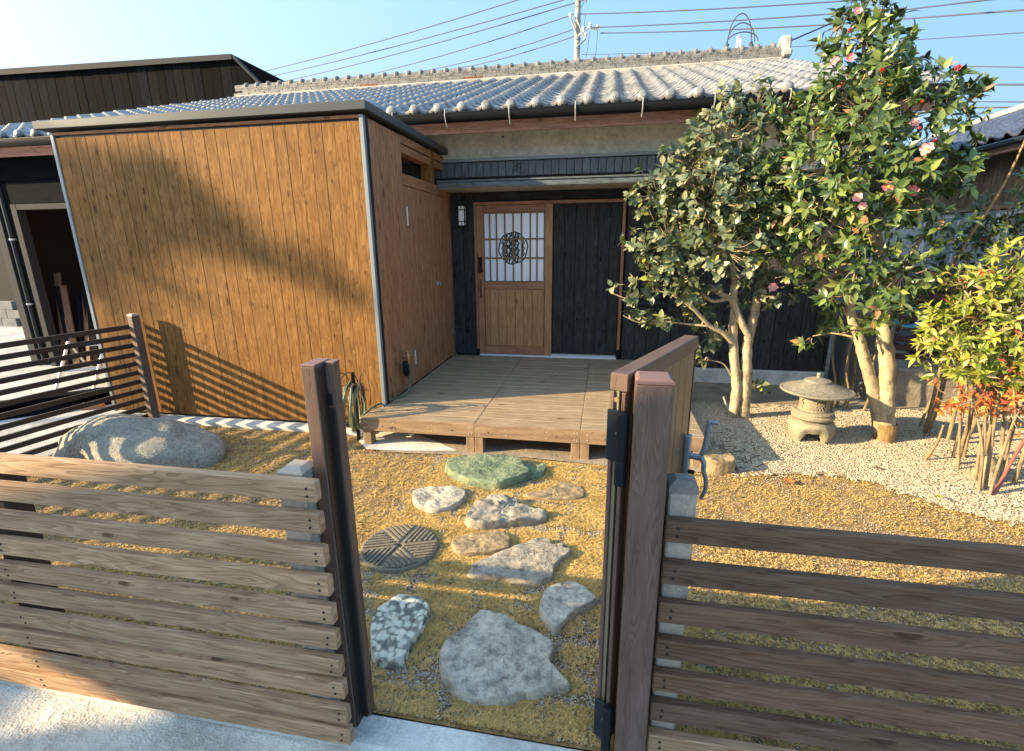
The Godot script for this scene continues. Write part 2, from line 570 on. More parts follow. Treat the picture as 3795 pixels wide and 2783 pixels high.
func sheet(poly: Array, y: float) -> ArrayMesh:
	var pp := PackedVector2Array(poly)
	var idx := Geometry2D.triangulate_polygon(pp)
	var s := st_new()
	for k in range(0, idx.size(), 3):
		var a := pp[idx[k]]; var b := pp[idx[k + 1]]; var c := pp[idx[k + 2]]
		tri(s, Vector3(a.x, y, a.y), Vector3(b.x, y, b.y), Vector3(c.x, y, c.y), Vector3.UP, a, b, c)
	return s.commit()

var gravel_edge := [Vector2(0.86, -3.82), Vector2(1.02, -3.73), Vector2(1.4, -3.78), Vector2(1.75, -3.84), Vector2(2.05, -3.74), Vector2(2.25, -3.5), Vector2(2.5, -3.33), Vector2(2.9, -3.2), Vector2(4.4, -3.0), Vector2(5.6, -4.4), Vector2(4.2, -5.6), Vector2(2.8, -5.62), Vector2(2.0, -5.55), Vector2(1.2, -5.52), Vector2(0.86, -5.5)]

func grounds() -> void:
	var big := PlaneMesh.new()
	big.size = Vector2(900, 900)
	struct("ground", big, M.dirt, at(0, -0.10, 0))
	# the garden soil, gently uneven
	var nz := noise(0.9, 3, 3)
	var P := []
	for i in 91:
		var r := []
		for j in 121:
			var x := -4.70 + 10.7 * j / 120.0
			var z := -1.372 - 6.4 * i / 90.0
			r.append(Vector3(x, nz.get_noise_2d(x, z) * 0.007 - 0.001, z))
		P.append(r)
	struct("garden_ground", grid_mesh(P, false, 0.1), M.soil)
	struct("gravel_bed", sheet(gravel_edge, 0.011), M.gravel)
	struct("dirt_strip", sheet([Vector2(0.84, -5.48), Vector2(2.0, -5.56), Vector2(3.4, -5.66), Vector2(4.4, -5.7), Vector2(4.4, -7.6), Vector2(0.84, -7.6)], 0.009), M.dirt)
	struct("street", box(Vector3(40, 0.06, 12), 0.0), M.street, at(0, -0.05, 4.76))
	struct("kerb", box(Vector3(11.2, 0.10, 0.132), 0.012), M.white_conc, at(1.0, -0.048, -1.306))
	struct("driveway", box(Vector3(16, 0.06, 22), 0.004), M.concrete, at(-12.71, -0.027, -11.8))
	struct("footing", box(Vector3(2.64, 0.07, 0.14), 0.006), M.white_conc, at(-3.42, 0.0, -4.10))
	struct("footing", box(Vector3(3.17, 0.04, 2.2), 0.006), M.white_conc, at(-3.595, 0.0, -5.3))
	struct("concrete_pad", sheet([Vector2(-2.10, -3.83), Vector2(-1.85, -3.68), Vector2(-1.25, -3.72), Vector2(-0.6, -3.77), Vector2(0.05, -3.72), Vector2(0.84, -3.72), Vector2(0.84, -4.6), Vector2(-2.05, -4.6)], 0.012), M.dirt)
	struct("concrete_slab", sheet([Vector2(-2.16, -3.86), Vector2(-2.0, -3.70), Vector2(-1.6, -3.73), Vector2(-1.2, -3.80), Vector2(-1.5, -4.0), Vector2(-1.8, -4.16), Vector2(-2.16, -4.08)], 0.017), M.white_conc)
	# a far hill to the right
	var hp := []
	for i in 2:
		var r := []
		for j in 41:
			var t := j / 40.0
			var x := 90.0 + 420.0 * t
			var hgt := 8.0 + 62.0 * pow(sin(t * PI * 0.62), 1.3) + 4.0 * sin(t * 23.0)
			r.append(Vector3(x, -2.0 if i == 0 else hgt, -300.0 - i * 60.0))
		hp.append(r)
	struct("hill", grid_mesh(hp, false, 1.0), M.mountain)

var mesh_cache := {}
func board(size: Vector3, bev := 0.003) -> ArrayMesh:      # four differently grained meshes of every size
	var k := "%.4f %.4f %.4f %.4f %d" % [size.x, size.y, size.z, bev, rng.randi() % 4]
	if not mesh_cache.has(k): mesh_cache[k] = box(size, bev, roff())
	return mesh_cache[k]

func boardp(called: String, lo: Vector3, hi: Vector3, m: Material, parent: Node, bev := 0.003) -> MeshInstance3D:
	return part(called, board(hi - lo, bev), m, parent, Transform3D(Basis.IDENTITY, (lo + hi) * 0.5))

const PITCH := 0.35
const EAVE_Y := 3.15
const EAVE_Z := -5.60
const RIDGE_Z := -9.86

func roof_left(z: float) -> float:
	return lerpf(-9.6, -8.8, clampf((EAVE_Z - z) / 2.34, 0, 1)) if z > -7.94 else lerpf(-8.8, -7.4, clampf((-7.94 - z) / 1.9, 0, 1))

func roof_right(z: float) -> float:
	return lerpf(3.02, 2.76, (EAVE_Z - z) / 4.26)

func tile_mesh() -> ArrayMesh:
	var P := []
	for row in [[0.0, -0.012], [0.0, 0.019], [-0.012, 0.022], [-0.13, 0.012], [-0.258, 0.0]]:
		var r := []
		for j in 13:
			var t := j / 12.0
			var x := -0.1352 + 0.2705 * t
			var h := 0.0
			if t < 0.58: h = -0.024 * sin(PI * t / 0.58)
			else: h = 0.042 * sin(PI * (t - 0.58) / 0.42)
			r.append(Vector3(x, h + row[1], row[0]))
		P.append(r)
	return grid_mesh(P, false, 0.05)

func house() -> void:
	var H := thing("house", "single-storey house with grey tiled roof, cream plaster and black board walls", "house")
	# --- roof
	var run := EAVE_Z - RIDGE_Z
	var ridge_y := EAVE_Y + PITCH * run
	var s := st_new()
	var drop := 0.035
	var rp := [Vector3(roof_left(EAVE_Z) , EAVE_Y - drop, EAVE_Z - 0.02), Vector3(roof_right(EAVE_Z), EAVE_Y - drop, EAVE_Z - 0.02), Vector3(2.76, ridge_y - drop, RIDGE_Z), Vector3(-7.4, ridge_y - drop, RIDGE_Z), Vector3(-8.8, EAVE_Y + PITCH * 2.34 - drop, -7.94)]
	var nn := Vector3(0, 1, PITCH).normalized()
	tri(s, rp[0], rp[1], rp[2], nn, Vector2.ZERO, Vector2.ONE, Vector2.ONE)
	tri(s, rp[0], rp[2], rp[3], nn, Vector2.ZERO, Vector2.ONE, Vector2.ONE)
	tri(s, rp[0], rp[3], rp[4], nn, Vector2.ZERO, Vector2.ONE, Vector2.ONE)
	var bn := Vector3(0, 1, -PITCH).normalized()
	var by := EAVE_Y - drop
	quad(s, rp[2], rp[3], Vector3(-9.6, by, RIDGE_Z - run), Vector3(3.28, by, RIDGE_Z - run), bn)
	tri(s, rp[0], rp[3], Vector3(-9.6, by, RIDGE_Z - run), Vector3(-1, 1, 0).normalized(), Vector2.ZERO, Vector2.ONE, Vector2.ONE)
	tri(s, rp[1], rp[2], Vector3(3.28, by, RIDGE_Z - run), Vector3(1, 0.3, 0).normalized(), Vector2.ZERO, Vector2.ONE, Vector2.ONE)
	var roof := part("roof", s.commit(), M.mortar, H)
	var tm := tile_mesh()
	var up := Vector3(0, PITCH, -1).normalized()
	var tb := Basis(Vector3.RIGHT, nn, -up)
	var spots := []
	for row in 20:
		var sl := row * 0.235
		for k in range(-38, 13):
			var kx := 0.298 + 0.2665 * k
			var x := kx - 0.075
			var p := Vector3(x, EAVE_Y, EAVE_Z) + up * sl
			if x - 0.05 < roof_left(p.z) or x + 0.05 > roof_right(p.z) or p.z < RIDGE_Z + 0.02: continue
			var seen := x < -7.9 and row < 4 or x > -5.4
			var d := p.distance_to(EYE) + (0.0 if seen else 6.0)
			var jit := Basis.from_euler(Vector3(rng.randf_range(-0.008, 0.008), rng.randf_range(-0.006, 0.006), rng.randf_range(-0.008, 0.008)))
			spots.append([d, Transform3D(tb * jit, p), row, k, kx])
	spots.sort_custom(func(a, b): return a[0] < b[0])
	var far_s := st_new()
	var dark_far := st_new()
	for i in spots.size():
		if i < 290:
			part("roof_tile", tm, pick(M.tile), roof, spots[i][1])
		else:
			(far_s if rng.randf() < 0.6 else dark_far).append_from(tm, 0, spots[i][1])
	for f in [[far_s, M.tile[0]], [dark_far, M.tile[2]]]:
		part("roof_tile_field", f[0].commit(), f[1], roof).set_meta("kind", "stuff")
	var knob := lathe([Vector2(0.056, 0.0), Vector2(0.056, 0.02), Vector2(0.048, 0.036), Vector2(0.03, 0.048), Vector2(0.0, 0.053)], 14)
	for k in range(-37, 12):
		var kx := 0.298 + 0.2665 * k
		if kx < roof_left(EAVE_Z) or kx > 2.95: continue
		part("eave_tile_end", knob, pick(M.tile), roof, Transform3D(Basis(Vector3.RIGHT, Vector3(0, 0.3, 1).normalized(), Vector3(0, -1, 0.3).normalized()), Vector3(kx + 0.01, EAVE_Y + 0.012, EAVE_Z + 0.005)))
	# --- ridge: courses of flat tiles under round ones
	var rz := RIDGE_Z - 0.02
	var base_y := ridge_y - 0.03
	var ridge := part("ridge", box(Vector3(10.12, 0.16, 0.16), 0.01, roff()), M.mortar, H, at(-2.32, base_y + 0.05, rz))
	for c in 4:
		var wdt := 0.36 - 0.05 * c
		var x := -7.40 + 0.17 * (c % 2)
		var hgt := 0.058 if c == 0 else 0.038
		var yy := base_y + 0.03 + (0.0 if c == 0 else 0.048 + 0.042 * (c - 1))
		while x < 2.70:
			var l: float = min(0.30 if c else 0.34, 2.72 - x)
			var mm = pick(M.ridge)
			if x < -2.2 and c < 2 and rng.randf() < 0.14: mm = M.rust
			part("ridge_tile", board(Vector3(l - 0.006, hgt, wdt), 0.006), mm, ridge, at(x + l * 0.5, yy + 0.05 - (base_y + 0.05) + rng.randf_range(-0.003, 0.003) + base_y - base_y, 0) if false else Transform3D(Basis.from_euler(Vector3(0, rng.randf_range(-0.006, 0.006), rng.randf_range(-0.006, 0.006))), Vector3(x + l * 0.5 + 2.32, yy - base_y - 0.02, 0)))
			x += l
	var cap := lathe([Vector2(0.0, -0.125), Vector2(0.068, -0.125), Vector2(0.068, 0.118), Vector2(0.0, 0.118)], 14)
	var ring := lathe([Vector2(0.06, -0.03), Vector2(0.086, -0.028), Vector2(0.094, 0.0), Vector2(0.086, 0.028), Vector2(0.06, 0.03)], 14)
	var side := Basis(Vector3(0, 1, 0), Vector3(1, 0, 0), Vector3(0, 0, -1))
	var xx := -7.32
	while xx < 2.62:
		var c = part("ridge_cap", cap, M.ridge[0], ridge, Transform3D(side, Vector3(xx + 2.32, 0.165, 0)))
		part("ridge_cap", ring, M.ridge[1], ridge, Transform3D(side, Vector3(xx + 0.122 + 2.32, 0.172, 0)))
		xx += 0.245
	boxp("ridge_mortar", Vector3(-7.4, base_y - 0.12, RIDGE_Z + 0.12), Vector3(2.72, base_y + 0.045, RIDGE_Z + 0.19), M.mortar, H, 0.02)
	var oni := st_new()
	add_box(oni, Vector3(0.13, 0.34, 0.34), Vector3.ZERO, 0.05)
	add_box(oni, Vector3(0.15, 0.12, 0.44), Vector3(0, -0.08, 0), 0.04)
	add_box(oni, Vector3(0.17, 0.13, 0.16), Vector3(0.0, 0.15, 0), 0.05)
	part("ridge_end_tile", oni.commit(), M.mortar, ridge, at(5.10, 0.13, 0))
	# --- gutter, fascia, eave boards
	var gp := []
	for i in 2:
		var r := []
		for j in 11:
			var w := PI + PI * j / 10.0
			r.append(Vector3(-9.6 if i == 0 else 3.10, 3.092 + 0.058 * sin(w) * 1.45, -5.545 + 0.058 * cos(w)))
		gp.append(r)
	var gut := part("gutter", grid_mesh(gp), M.black_metal, H)
	boardp("gutter_lip", Vector3(-9.6, 3.088, -5.492), Vector3(3.10, 3.098, -5.484), M.black_metal, gut, 0.001)
	var br := st_new()
	add_tube(br, [Vector3(0, 0.07, -0.06), Vector3(0, 0.035, 0.055), Vector3(0, -0.03, 0.064), Vector3(0, -0.085, 0.03), Vector3(0, -0.115, -0.02)], [0.006, 0.006, 0.005, 0.005, 0.009], 6)
	var bm := br.commit()
	for bx in [-8.0, -2.31, -1.72, -1.03, -0.35, 0.31, 0.98, 1.65, 2.32]:
		part("gutter_bracket", bm, M.bracket, gut, at(bx, 3.09, -5.545))
	boardp("fascia_board", Vector3(-9.55, 2.945, -5.80), Vector3(3.0, 3.06, -5.765), M.pink_wood, H)
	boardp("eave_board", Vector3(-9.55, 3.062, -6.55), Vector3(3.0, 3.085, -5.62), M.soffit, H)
	# --- walls
	boxp("plaster_wall", Vector3(-5.3, 2.515, -6.62), Vector3(2.69, 3.4, -6.30), M.plaster, H, 0.004)
	boxp("rear_wall", Vector3(-5.3, 0.0, -13.9), Vector3(2.69, 3.3, -6.63), M.plaster, H, 0.004)
	boxp("foundation", Vector3(0.26, -0.1, -6.60), Vector3(2.715, 0.185, -6.425), M.white_conc, H, 0.008)
	var bw := boxp("black_wall", Vector3(-2.01, 0.0, -6.615), Vector3(2.69, 2.36, -6.505), M.dark_room, H)
	var x0 := -2.0
	for w in [0.155, 0.155]:
		boardp("wall_board", Vector3(x0 + 0.001, 0.275, -6.50), Vector3(x0 + w - 0.003, 2.40, -6.475), pick(M.black_board), bw)
		x0 += w
	boardp("wall_board", Vector3(-1.69, 2.29, -6.50), Vector3(0.24, 2.40, -6.475), M.black_board[0], bw)
	x0 = 0.262
	while x0 < 2.68:
		var w: float = min(0.152, 2.71 - x0)
		boardp("wall_board", Vector3(x0 + 0.001, 0.19, -6.50), Vector3(x0 + w - 0.004, 2.50, -6.475 + rng.randf_range(-0.002, 0.002)), pick(M.black_board), bw)
		x0 += w
	boardp("corner_board", Vector3(2.70, 0.19, -6.60), Vector3(2.725, 2.5, -6.46), M.black_board[1], bw)
	var vent := boxp("vent", Vector3(0.86, 2.775, -6.30), Vector3(1.24, 2.895, -6.275), M.lattice, H)
	for i in 5: boardp("louvre", Vector3(0.88, 2.79 + i * 0.02, -6.274), Vector3(1.22, 2.80 + i * 0.02, -6.262), M.lattice, vent, 0.001)
	part("wall_screw", lathe([Vector2(0, 0), Vector2(0.014, 0), Vector2(0.014, 0.01), Vector2(0.0, 0.014)], 10), M.screw, H, Transform3D(Basis(Vector3.RIGHT, PI / 2), Vector3(-1.26, 2.995, -6.298)))
	# a narrow dark window beside the door
	var win := boxp("side_window", Vector3(0.44, 0.82, -6.474), Vector3(0.80, 1.72, -6.452), M.black_metal, H)
	boxp("window_pane", Vector3(0.465, 0.845, -6.4515), Vector3(0.775, 1.70, -6.446), mat(0.012, 0.013, 0.016, 0.05), win, 0.0)
	for i in 3: boardp("window_bar", Vector3(0.465, 0.95 + i * 0.22, -6.445), Vector3(0.775, 0.962 + i * 0.22, -6.436), M.black_metal, win, 0.002)
	# --- blue-black parapet over the entrance and its canopy
	var pz := -6.25
	var par := boxp("parapet", Vector3(-2.6, 2.412, -6.29), Vector3(1.25, 2.73, pz - 0.012), M.dark_room, H)
	var px := -2.6
	while px < 1.24:
		var w := 0.092
		boardp("parapet_board", Vector3(px + 0.001, 2.55, pz - 0.012), Vector3(px + w - 0.004, 2.715, pz + rng.randf_range(-0.001, 0.001)), pick(M.blue_black), par, 0.004)
		px += w
	boardp("parapet_cap", Vector3(-2.6, 2.722, -6.299), Vector3(1.27, 2.756, pz + 0.035), M.trim_grey, par)
	var mark := st_new()       # a small pine tree cut into two of the boards
	var mk := [[[0, 0.095], [0.004, 0.06], [-0.006, 0.035], [0.006, 0.015], [-0.012, -0.012], [0.006, -0.045], [-0.004, -0.075]], [[0, 0.05], [-0.03, 0.058], [-0.06, 0.05]], [[-0.004, 0.035], [-0.03, 0.028], [-0.05, 0.018]], [[0.0, 0.06], [0.03, 0.068], [0.045, 0.058]], [[0.004, 0.012], [0.03, 0.014], [0.055, 0.022]], [[-0.01, -0.01], [-0.035, -0.012], [-0.065, -0.018]], [[-0.008, -0.035], [-0.03, -0.033], [-0.058, -0.046]], [[0.0, 0.02], [-0.02, 0.036], [-0.05, 0.036]]]
	for k in mk:
		var pl := []
		for q in k: pl.append(Vector3(q[0], q[1] * 0.72, 0))
		add_tube(mark, smooth(pl, 3), radii((pl.size() - 1) * 3 + 1, 0.0055, 0.002), 5)
	part("carved_pine_mark", mark.commit(), M.gate_dark, par, at(-1.075, 2.628, pz + 0.001))
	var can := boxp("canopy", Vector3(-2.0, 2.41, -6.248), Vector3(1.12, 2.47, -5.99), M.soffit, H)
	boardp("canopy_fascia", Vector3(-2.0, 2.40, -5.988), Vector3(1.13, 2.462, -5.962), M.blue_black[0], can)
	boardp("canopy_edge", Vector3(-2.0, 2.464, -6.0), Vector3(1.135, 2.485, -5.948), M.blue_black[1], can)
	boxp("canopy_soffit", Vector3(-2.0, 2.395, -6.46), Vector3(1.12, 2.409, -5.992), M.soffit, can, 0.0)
	# --- entrance: frame, sliding door, black fixed panel
	var fr := boxp("door_frame", Vector3(-1.688, 2.235, -6.50), Vector3(0.232, 2.275, -6.44), M.frame_wood[0], H)
	boardp("door_jamb", Vector3(-1.688, 0.275, -6.50), Vector3(-1.654, 2.234, -6.44), M.frame_wood[1], fr)
	boardp("door_jamb", Vector3(0.196, 0.275, -6.50), Vector3(0.232, 2.234, -6.44), M.frame_wood[2], fr)
	boardp("jamb_shoe", Vector3(-1.690, 0.274, -6.50), Vector3(-1.652, 0.36, -6.437), M.black_metal, fr)
	boardp("jamb_shoe", Vector3(0.194, 0.274, -6.50), Vector3(0.234, 0.40, -6.437), M.black_metal, fr)
	boardp("threshold", Vector3(-1.65, 0.262, -6.52), Vector3(0.194, 0.288, -6.43), M.white, fr)
	boardp("door_rail_track", Vector3(-0.66, 0.288, -6.50), Vector3(0.19, 0.315, -6.445), M.silver, fr)
	for i in 6:
		var a := -0.655 + i * 0.1415
		boardp("panel_board", Vector3(a + 0.001, 0.318, -6.515), Vector3(a + 0.138, 2.233, -6.478 + rng.randf_range(-0.002, 0.002)), pick(M.black_board), fr)
	var D := Node3D.new()
	D.name = "sliding_door"
	H.add_child(D)
	D.position = Vector3(0, 0, -6.462)
	var dw: Array = M.door_wood
	boardp("stile", Vector3(-1.652, 0.292, -0.02), Vector3(-1.571, 2.232, 0.018), M.frame_wood[0], D)
	boardp("stile", Vector3(-0.760, 0.292, -0.02), Vector3(-0.664, 2.232, 0.018), dw[1], D)
	boardp("rail", Vector3(-1.570, 2.15, -0.02), Vector3(-0.761, 2.231, 0.016), M.frame_wood[1], D)
	boardp("rail", Vector3(-1.570, 1.175, -0.02), Vector3(-0.761, 1.262, 0.016), M.frame_wood[0], D)
	boardp("rail", Vector3(-1.570, 0.293, -0.02), Vector3(-0.761, 0.412, 0.016), M.frame_wood[2], D)
	boxp("paper_pane", Vector3(-1.569, 1.263, -0.016), Vector3(-0.762, 2.149, -0.010), M.paper, D, 0.0)
	for bx in [-1.562, -1.482, -1.393, -1.283, -1.173, -1.064, -0.951, -0.864, -0.769]:
		boardp("lattice_bar", Vector3(bx - 0.0095, 1.264, -0.004), Vector3(bx + 0.0095, 2.148, 0.010), M.lattice, D, 0.002)
	for by2 in [1.272, 1.575, 1.815, 2.139]:
		boardp("lattice_bar", Vector3(-1.568, by2 - 0.010, -0.009), Vector3(-0.763, by2 + 0.010, 0.006), M.lattice, D, 0.002)
	# round openwork screen behind the bars
	var em := st_new()
	var rg := []
	for k in 41:
		var w := TAU * k / 40.0
		var rr := 0.188 + 0.006 * sin(w * 6.0)
		rg.append(Vector3(rr * cos(w), rr * sin(w) * 1.05, 0))
	add_tube(em, rg, [0.009], 5, false)
	for cx in [-0.085, -0.045, -0.01, 0.03, 0.065]:
		var pl := []
		var hh := sqrt(0.188 * 0.188 - cx * cx)
		for k in 13: pl.append(Vector3(cx + 0.013 * sin(k * 2.1 + cx * 60.0), lerpf(-hh, hh, k / 12.0), 0.0))
		add_tube(em, pl, [0.0115], 5, false)
	for k in 46:
		var c := Vector3(rng.randf_range(-0.095, 0.075), rng.randf_range(-0.13, 0.13), 0)
		var pl := []
		var ph := rng.randf() * TAU
		for q in 6: pl.append(c + Vector3(cos(ph + q * 0.9), sin(ph + q * 0.9), 0) * 0.017)
		add_tube(em, pl, [0.0055], 4, false)
	for sx in [-1.0, 1.0]:
		for k in 9:
			var y := -0.09 + k * 0.021
			add_tube(em, [Vector3(sx * 0.118, y - 0.02, 0), Vector3(sx * (0.145 + 0.012 * sin(k * 1.9)), y + 0.004, 0), Vector3(sx * 0.125, y + 0.02, 0)], [0.006], 4, false)
	part("openwork_screen", em.commit(), M.gate_dark, D, Transform3D(Basis.IDENTITY.scaled(Vector3(1, 1, 0.3)), Vector3(-1.178, 1.70, -0.0075)))
	for i in 7:
		var a := -1.566 + i * 0.1145 - (0.045 if i > 0 else 0.0)
		var b: float = -1.566 + (i + 1) * 0.1145 - 0.045 if i < 6 else -0.765
		boardp("door_board", Vector3(a + 0.001, 0.413, -0.014), Vector3(b - 0.002, 1.174, 0.004 + 0.0015 * (i % 2)), pick(dw), D)
		for yy in [0.665, 0.922]:
			for o in [0.022, -0.022]:
				var nx: float = a + 0.022 if o > 0 else b - 0.024
				part("nail", box(Vector3(0.007, 0.007, 0.004), 0.001), M.screw, D, at(nx, yy, 0.008))
	var lk := boxp("door_lock", Vector3(-1.638, 1.415, 0.019), Vector3(-1.590, 1.59, 0.045), M.black_metal, D, 0.008)
	part("lock_knob", lathe([Vector2(0, 0.0), Vector2(0.034, 0.0), Vector2(0.034, 0.018), Vector2(0.022, 0.03), Vector2(0.0, 0.03)], 18), M.dark_steel, D, Transform3D(Basis(Vector3.RIGHT, PI / 2), Vector3(-1.612, 1.425, 0.03)))
	part("door_pull", tube([Vector3(-1.612, 1.29, 0.018), Vector3(-1.612, 1.285, 0.045), Vector3(-1.612, 1.20, 0.05), Vector3(-1.612, 1.08, 0.045), Vector3(-1.612, 1.075, 0.018)], [0.011], 8), M.rust_wire, D)
	# --- the dark doorway left of the timber annex
	var lw := boxp("left_wall", Vector3(-8.42, 2.66, -6.05), Vector3(-5.30, 3.06, -5.93), M.char_board[0], H)
	boardp("doorway_lintel", Vector3(-8.30, 2.36, -6.02), Vector3(-5.25, 2.655, -5.92), M.char_board[1], lw)
	boardp("doorway_head", Vector3(-8.20, 2.28, -6.01), Vector3(-5.25, 2.355, -5.90), M.dark_trim, lw)
	boardp("doorway_jamb", Vector3(-8.30, 0.0, -6.02), Vector3(-8.205, 2.355, -5.90), M.dark_trim, lw)
	boardp("corner_post", Vector3(-8.66, 0.0, -6.05), Vector3(-8.53, 3.06, -5.90), M.dark_trim, lw)
	boardp("wall_strip", Vector3(-8.525, 0.0, -6.04), Vector3(-8.305, 2.655, -5.99), M.black_board[1], lw)
	part("downpipe", tube([Vector3(-8.44, 3.0, -5.93), Vector3(-8.44, 0.06, -5.93)], [0.034], 12), M.dark_steel, H)
	for y in [0.95, 1.88]:
		part("pipe_clip", lathe([Vector2(0.034, -0.012), Vector2(0.042, -0.012), Vector2(0.042, 0.012), Vector2(0.034, 0.012)], 12), M.silver, H, at(-8.44, y, -5.93))
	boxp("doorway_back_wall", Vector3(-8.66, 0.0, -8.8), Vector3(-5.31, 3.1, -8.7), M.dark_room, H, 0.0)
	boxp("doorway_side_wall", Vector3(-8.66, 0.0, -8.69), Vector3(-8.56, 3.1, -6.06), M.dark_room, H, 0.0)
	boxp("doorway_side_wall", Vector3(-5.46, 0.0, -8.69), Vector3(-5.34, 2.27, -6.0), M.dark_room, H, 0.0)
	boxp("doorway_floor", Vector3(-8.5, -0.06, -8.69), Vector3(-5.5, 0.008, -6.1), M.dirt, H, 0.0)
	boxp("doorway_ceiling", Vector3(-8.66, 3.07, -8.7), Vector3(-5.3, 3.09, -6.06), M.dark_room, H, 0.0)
	boxp("meter_panel", Vector3(-5.62, 2.28, -5.91), Vector3(-5.34, 2.94, -5.86), M.soffit, H, 0.004)

func annex() -> void:
	var A := thing("timber_annex", "brown cedar-clad flat-topped annex with grey metal cap, left of the entrance", "annex")
	var xl := -5.18
	var xr := -2.01
	var zf := -4.17
	var zb := -6.46
	var fw := boxp("front_wall", Vector3(xl + 0.03, 0.05, zf - 0.12), Vector3(xr - 0.03, 2.80, zf - 0.024), M.gate_dark, A)
	var n := 27
	var w := (xr - xl - 0.08) / n
	for i in n:
		var a := xl + 0.04 + i * w
		boardp("front_board", Vector3(a + 0.0008, 0.055, zf - 0.022), Vector3(a + w - 0.0010, 2.752, zf + rng.randf_range(-0.0015, 0.0015)), M.cedar[(i * 5 + rng.randi() % 3) % 7], fw, 0.0022)
	boardp("head_strip", Vector3(xl + 0.02, 2.775, zf - 0.022), Vector3(xr - 0.02, 2.80, zf + 0.004), M.cedar_side[0], fw)
	for tx in [xl, xr - 0.038]:
		boardp("corner_trim", Vector3(tx, 0.04, zf - 0.03), Vector3(tx + 0.038, 2.80, zf + 0.008), M.trim_grey, A, 0.004)
	boardp("corner_trim", Vector3(xr - 0.008, 0.27, zf - 0.065), Vector3(xr + 0.008, 2.80, zf - 0.031), M.dark_steel, A, 0.003)
	# right side wall, with two openings under its top
	var sw := boxp("side_wall", Vector3(xr - 0.13, 0.05, zb), Vector3(xr - 0.024, 2.32, zf - 0.125), M.gate_dark, A)
	boxp("side_wall_backing", Vector3(xr - 0.10, 2.321, -4.95), Vector3(xr - 0.024, 2.80, zf - 0.125), M.gate_dark, A)
	n = 16
	w = (zf - 0.068 - zb) / n
	for i in n:
		var a := zf - 0.068 - i * w
		var top := 2.79 if a - w > -4.97 else (2.435 if i < 15 else 2.435)
		boardp("side_board", Vector3(xr - 0.022, 0.275, a - w + 0.002), Vector3(xr + rng.randf_range(-0.0015, 0.0015), top - (0.11 if a - w < -4.97 else 0.0), a - 0.001), M.cedar_side[(i * 3 + rng.randi() % 2) % 5], sw, 0.003)
	boardp("sill_beam", Vector3(xr - 0.12, 2.33, zb), Vector3(xr + 0.004, 2.44, -4.955), M.cedar_side[1], sw)
	boardp("head_beam", Vector3(xr - 0.11, 2.635, zb), Vector3(xr - 0.006, 2.71, -4.955), M.cedar_side[2], sw)
	boardp("top_plate", Vector3(xr - 0.09, 2.725, zb), Vector3(xr - 0.004, 2.80, -4.955), M.cedar_side[3], sw)
	boardp("opening_post", Vector3(xr - 0.125, 2.442, -5.89), Vector3(xr + 0.006, 2.80, -5.795), M.cedar[1], sw)
	boardp("opening_post", Vector3(xr - 0.125, 2.442, zb), Vector3(xr + 0.003, 2.80, zb + 0.07), M.cedar_side[0], sw)
	boxp("rear_panel", Vector3(xl + 0.125, 0.05, -6.49), Vector3(xr - 0.135, 2.40, -6.465), M.cedar_side[0], A)
	boxp("left_wall", Vector3(xl + 0.02, 0.05, zb), Vector3(xl + 0.12, 2.3, zf - 0.125), M.cedar_side[4], A)
	# metal cap
	var cp := boxp("roof_cap", Vector3(xl - 0.10, 2.822, zf - 0.13), Vector3(xr + 0.055, 2.892, zf + 0.062), M.cap_grey, A, 0.004)
	boardp("cap_side", Vector3(xr - 0.13, 2.8225, zb - 0.02), Vector3(xr + 0.055, 2.8915, zf - 0.131), M.cap_grey, cp, 0.004)
	boardp("cap_side", Vector3(xl - 0.10, 2.8225, zb - 0.02), Vector3(xl + 0.12, 2.8915, zf - 0.131), M.cap_grey, cp, 0.004)
	boxp("roof_sheet", Vector3(xl + 0.121, 2.826, -5.95), Vector3(xr - 0.131, 2.88, zf - 0.131), M.cap_grey, cp, 0.0)
	for i in 4:
		var a := zf - 0.5 - i * 0.45
		boardp("rafter", Vector3(xl + 0.125, 2.73, a - 0.05), Vector3(xr - 0.135, 2.81, a), M.cedar_side[0], A)
	# small fittings fixed to the side wall
	boardp("wall_plate", Vector3(xr + 0.002, 1.95, -5.0), Vector3(xr + 0.008, 2.13, -4.975), M.white, A, 0.001)
	boardp("wall_plate", Vector3(xr + 0.002, 0.48, -4.985), Vector3(xr + 0.008, 0.64, -4.963), M.white, A, 0.001)
	part("coat_hook", tube([Vector3(xr, 1.29, -5.83), Vector3(xr + 0.035, 1.29, -5.83), Vector3(xr + 0.05, 1.30, -5.80), Vector3(xr + 0.05, 1.275, -5.78)], [0.008], 6), M.silver, A)
	boardp("hook_plate", Vector3(xr + 0.002, 1.262, -5.86), Vector3(xr + 0.01, 1.318, -5.80), M.silver, A, 0.002)

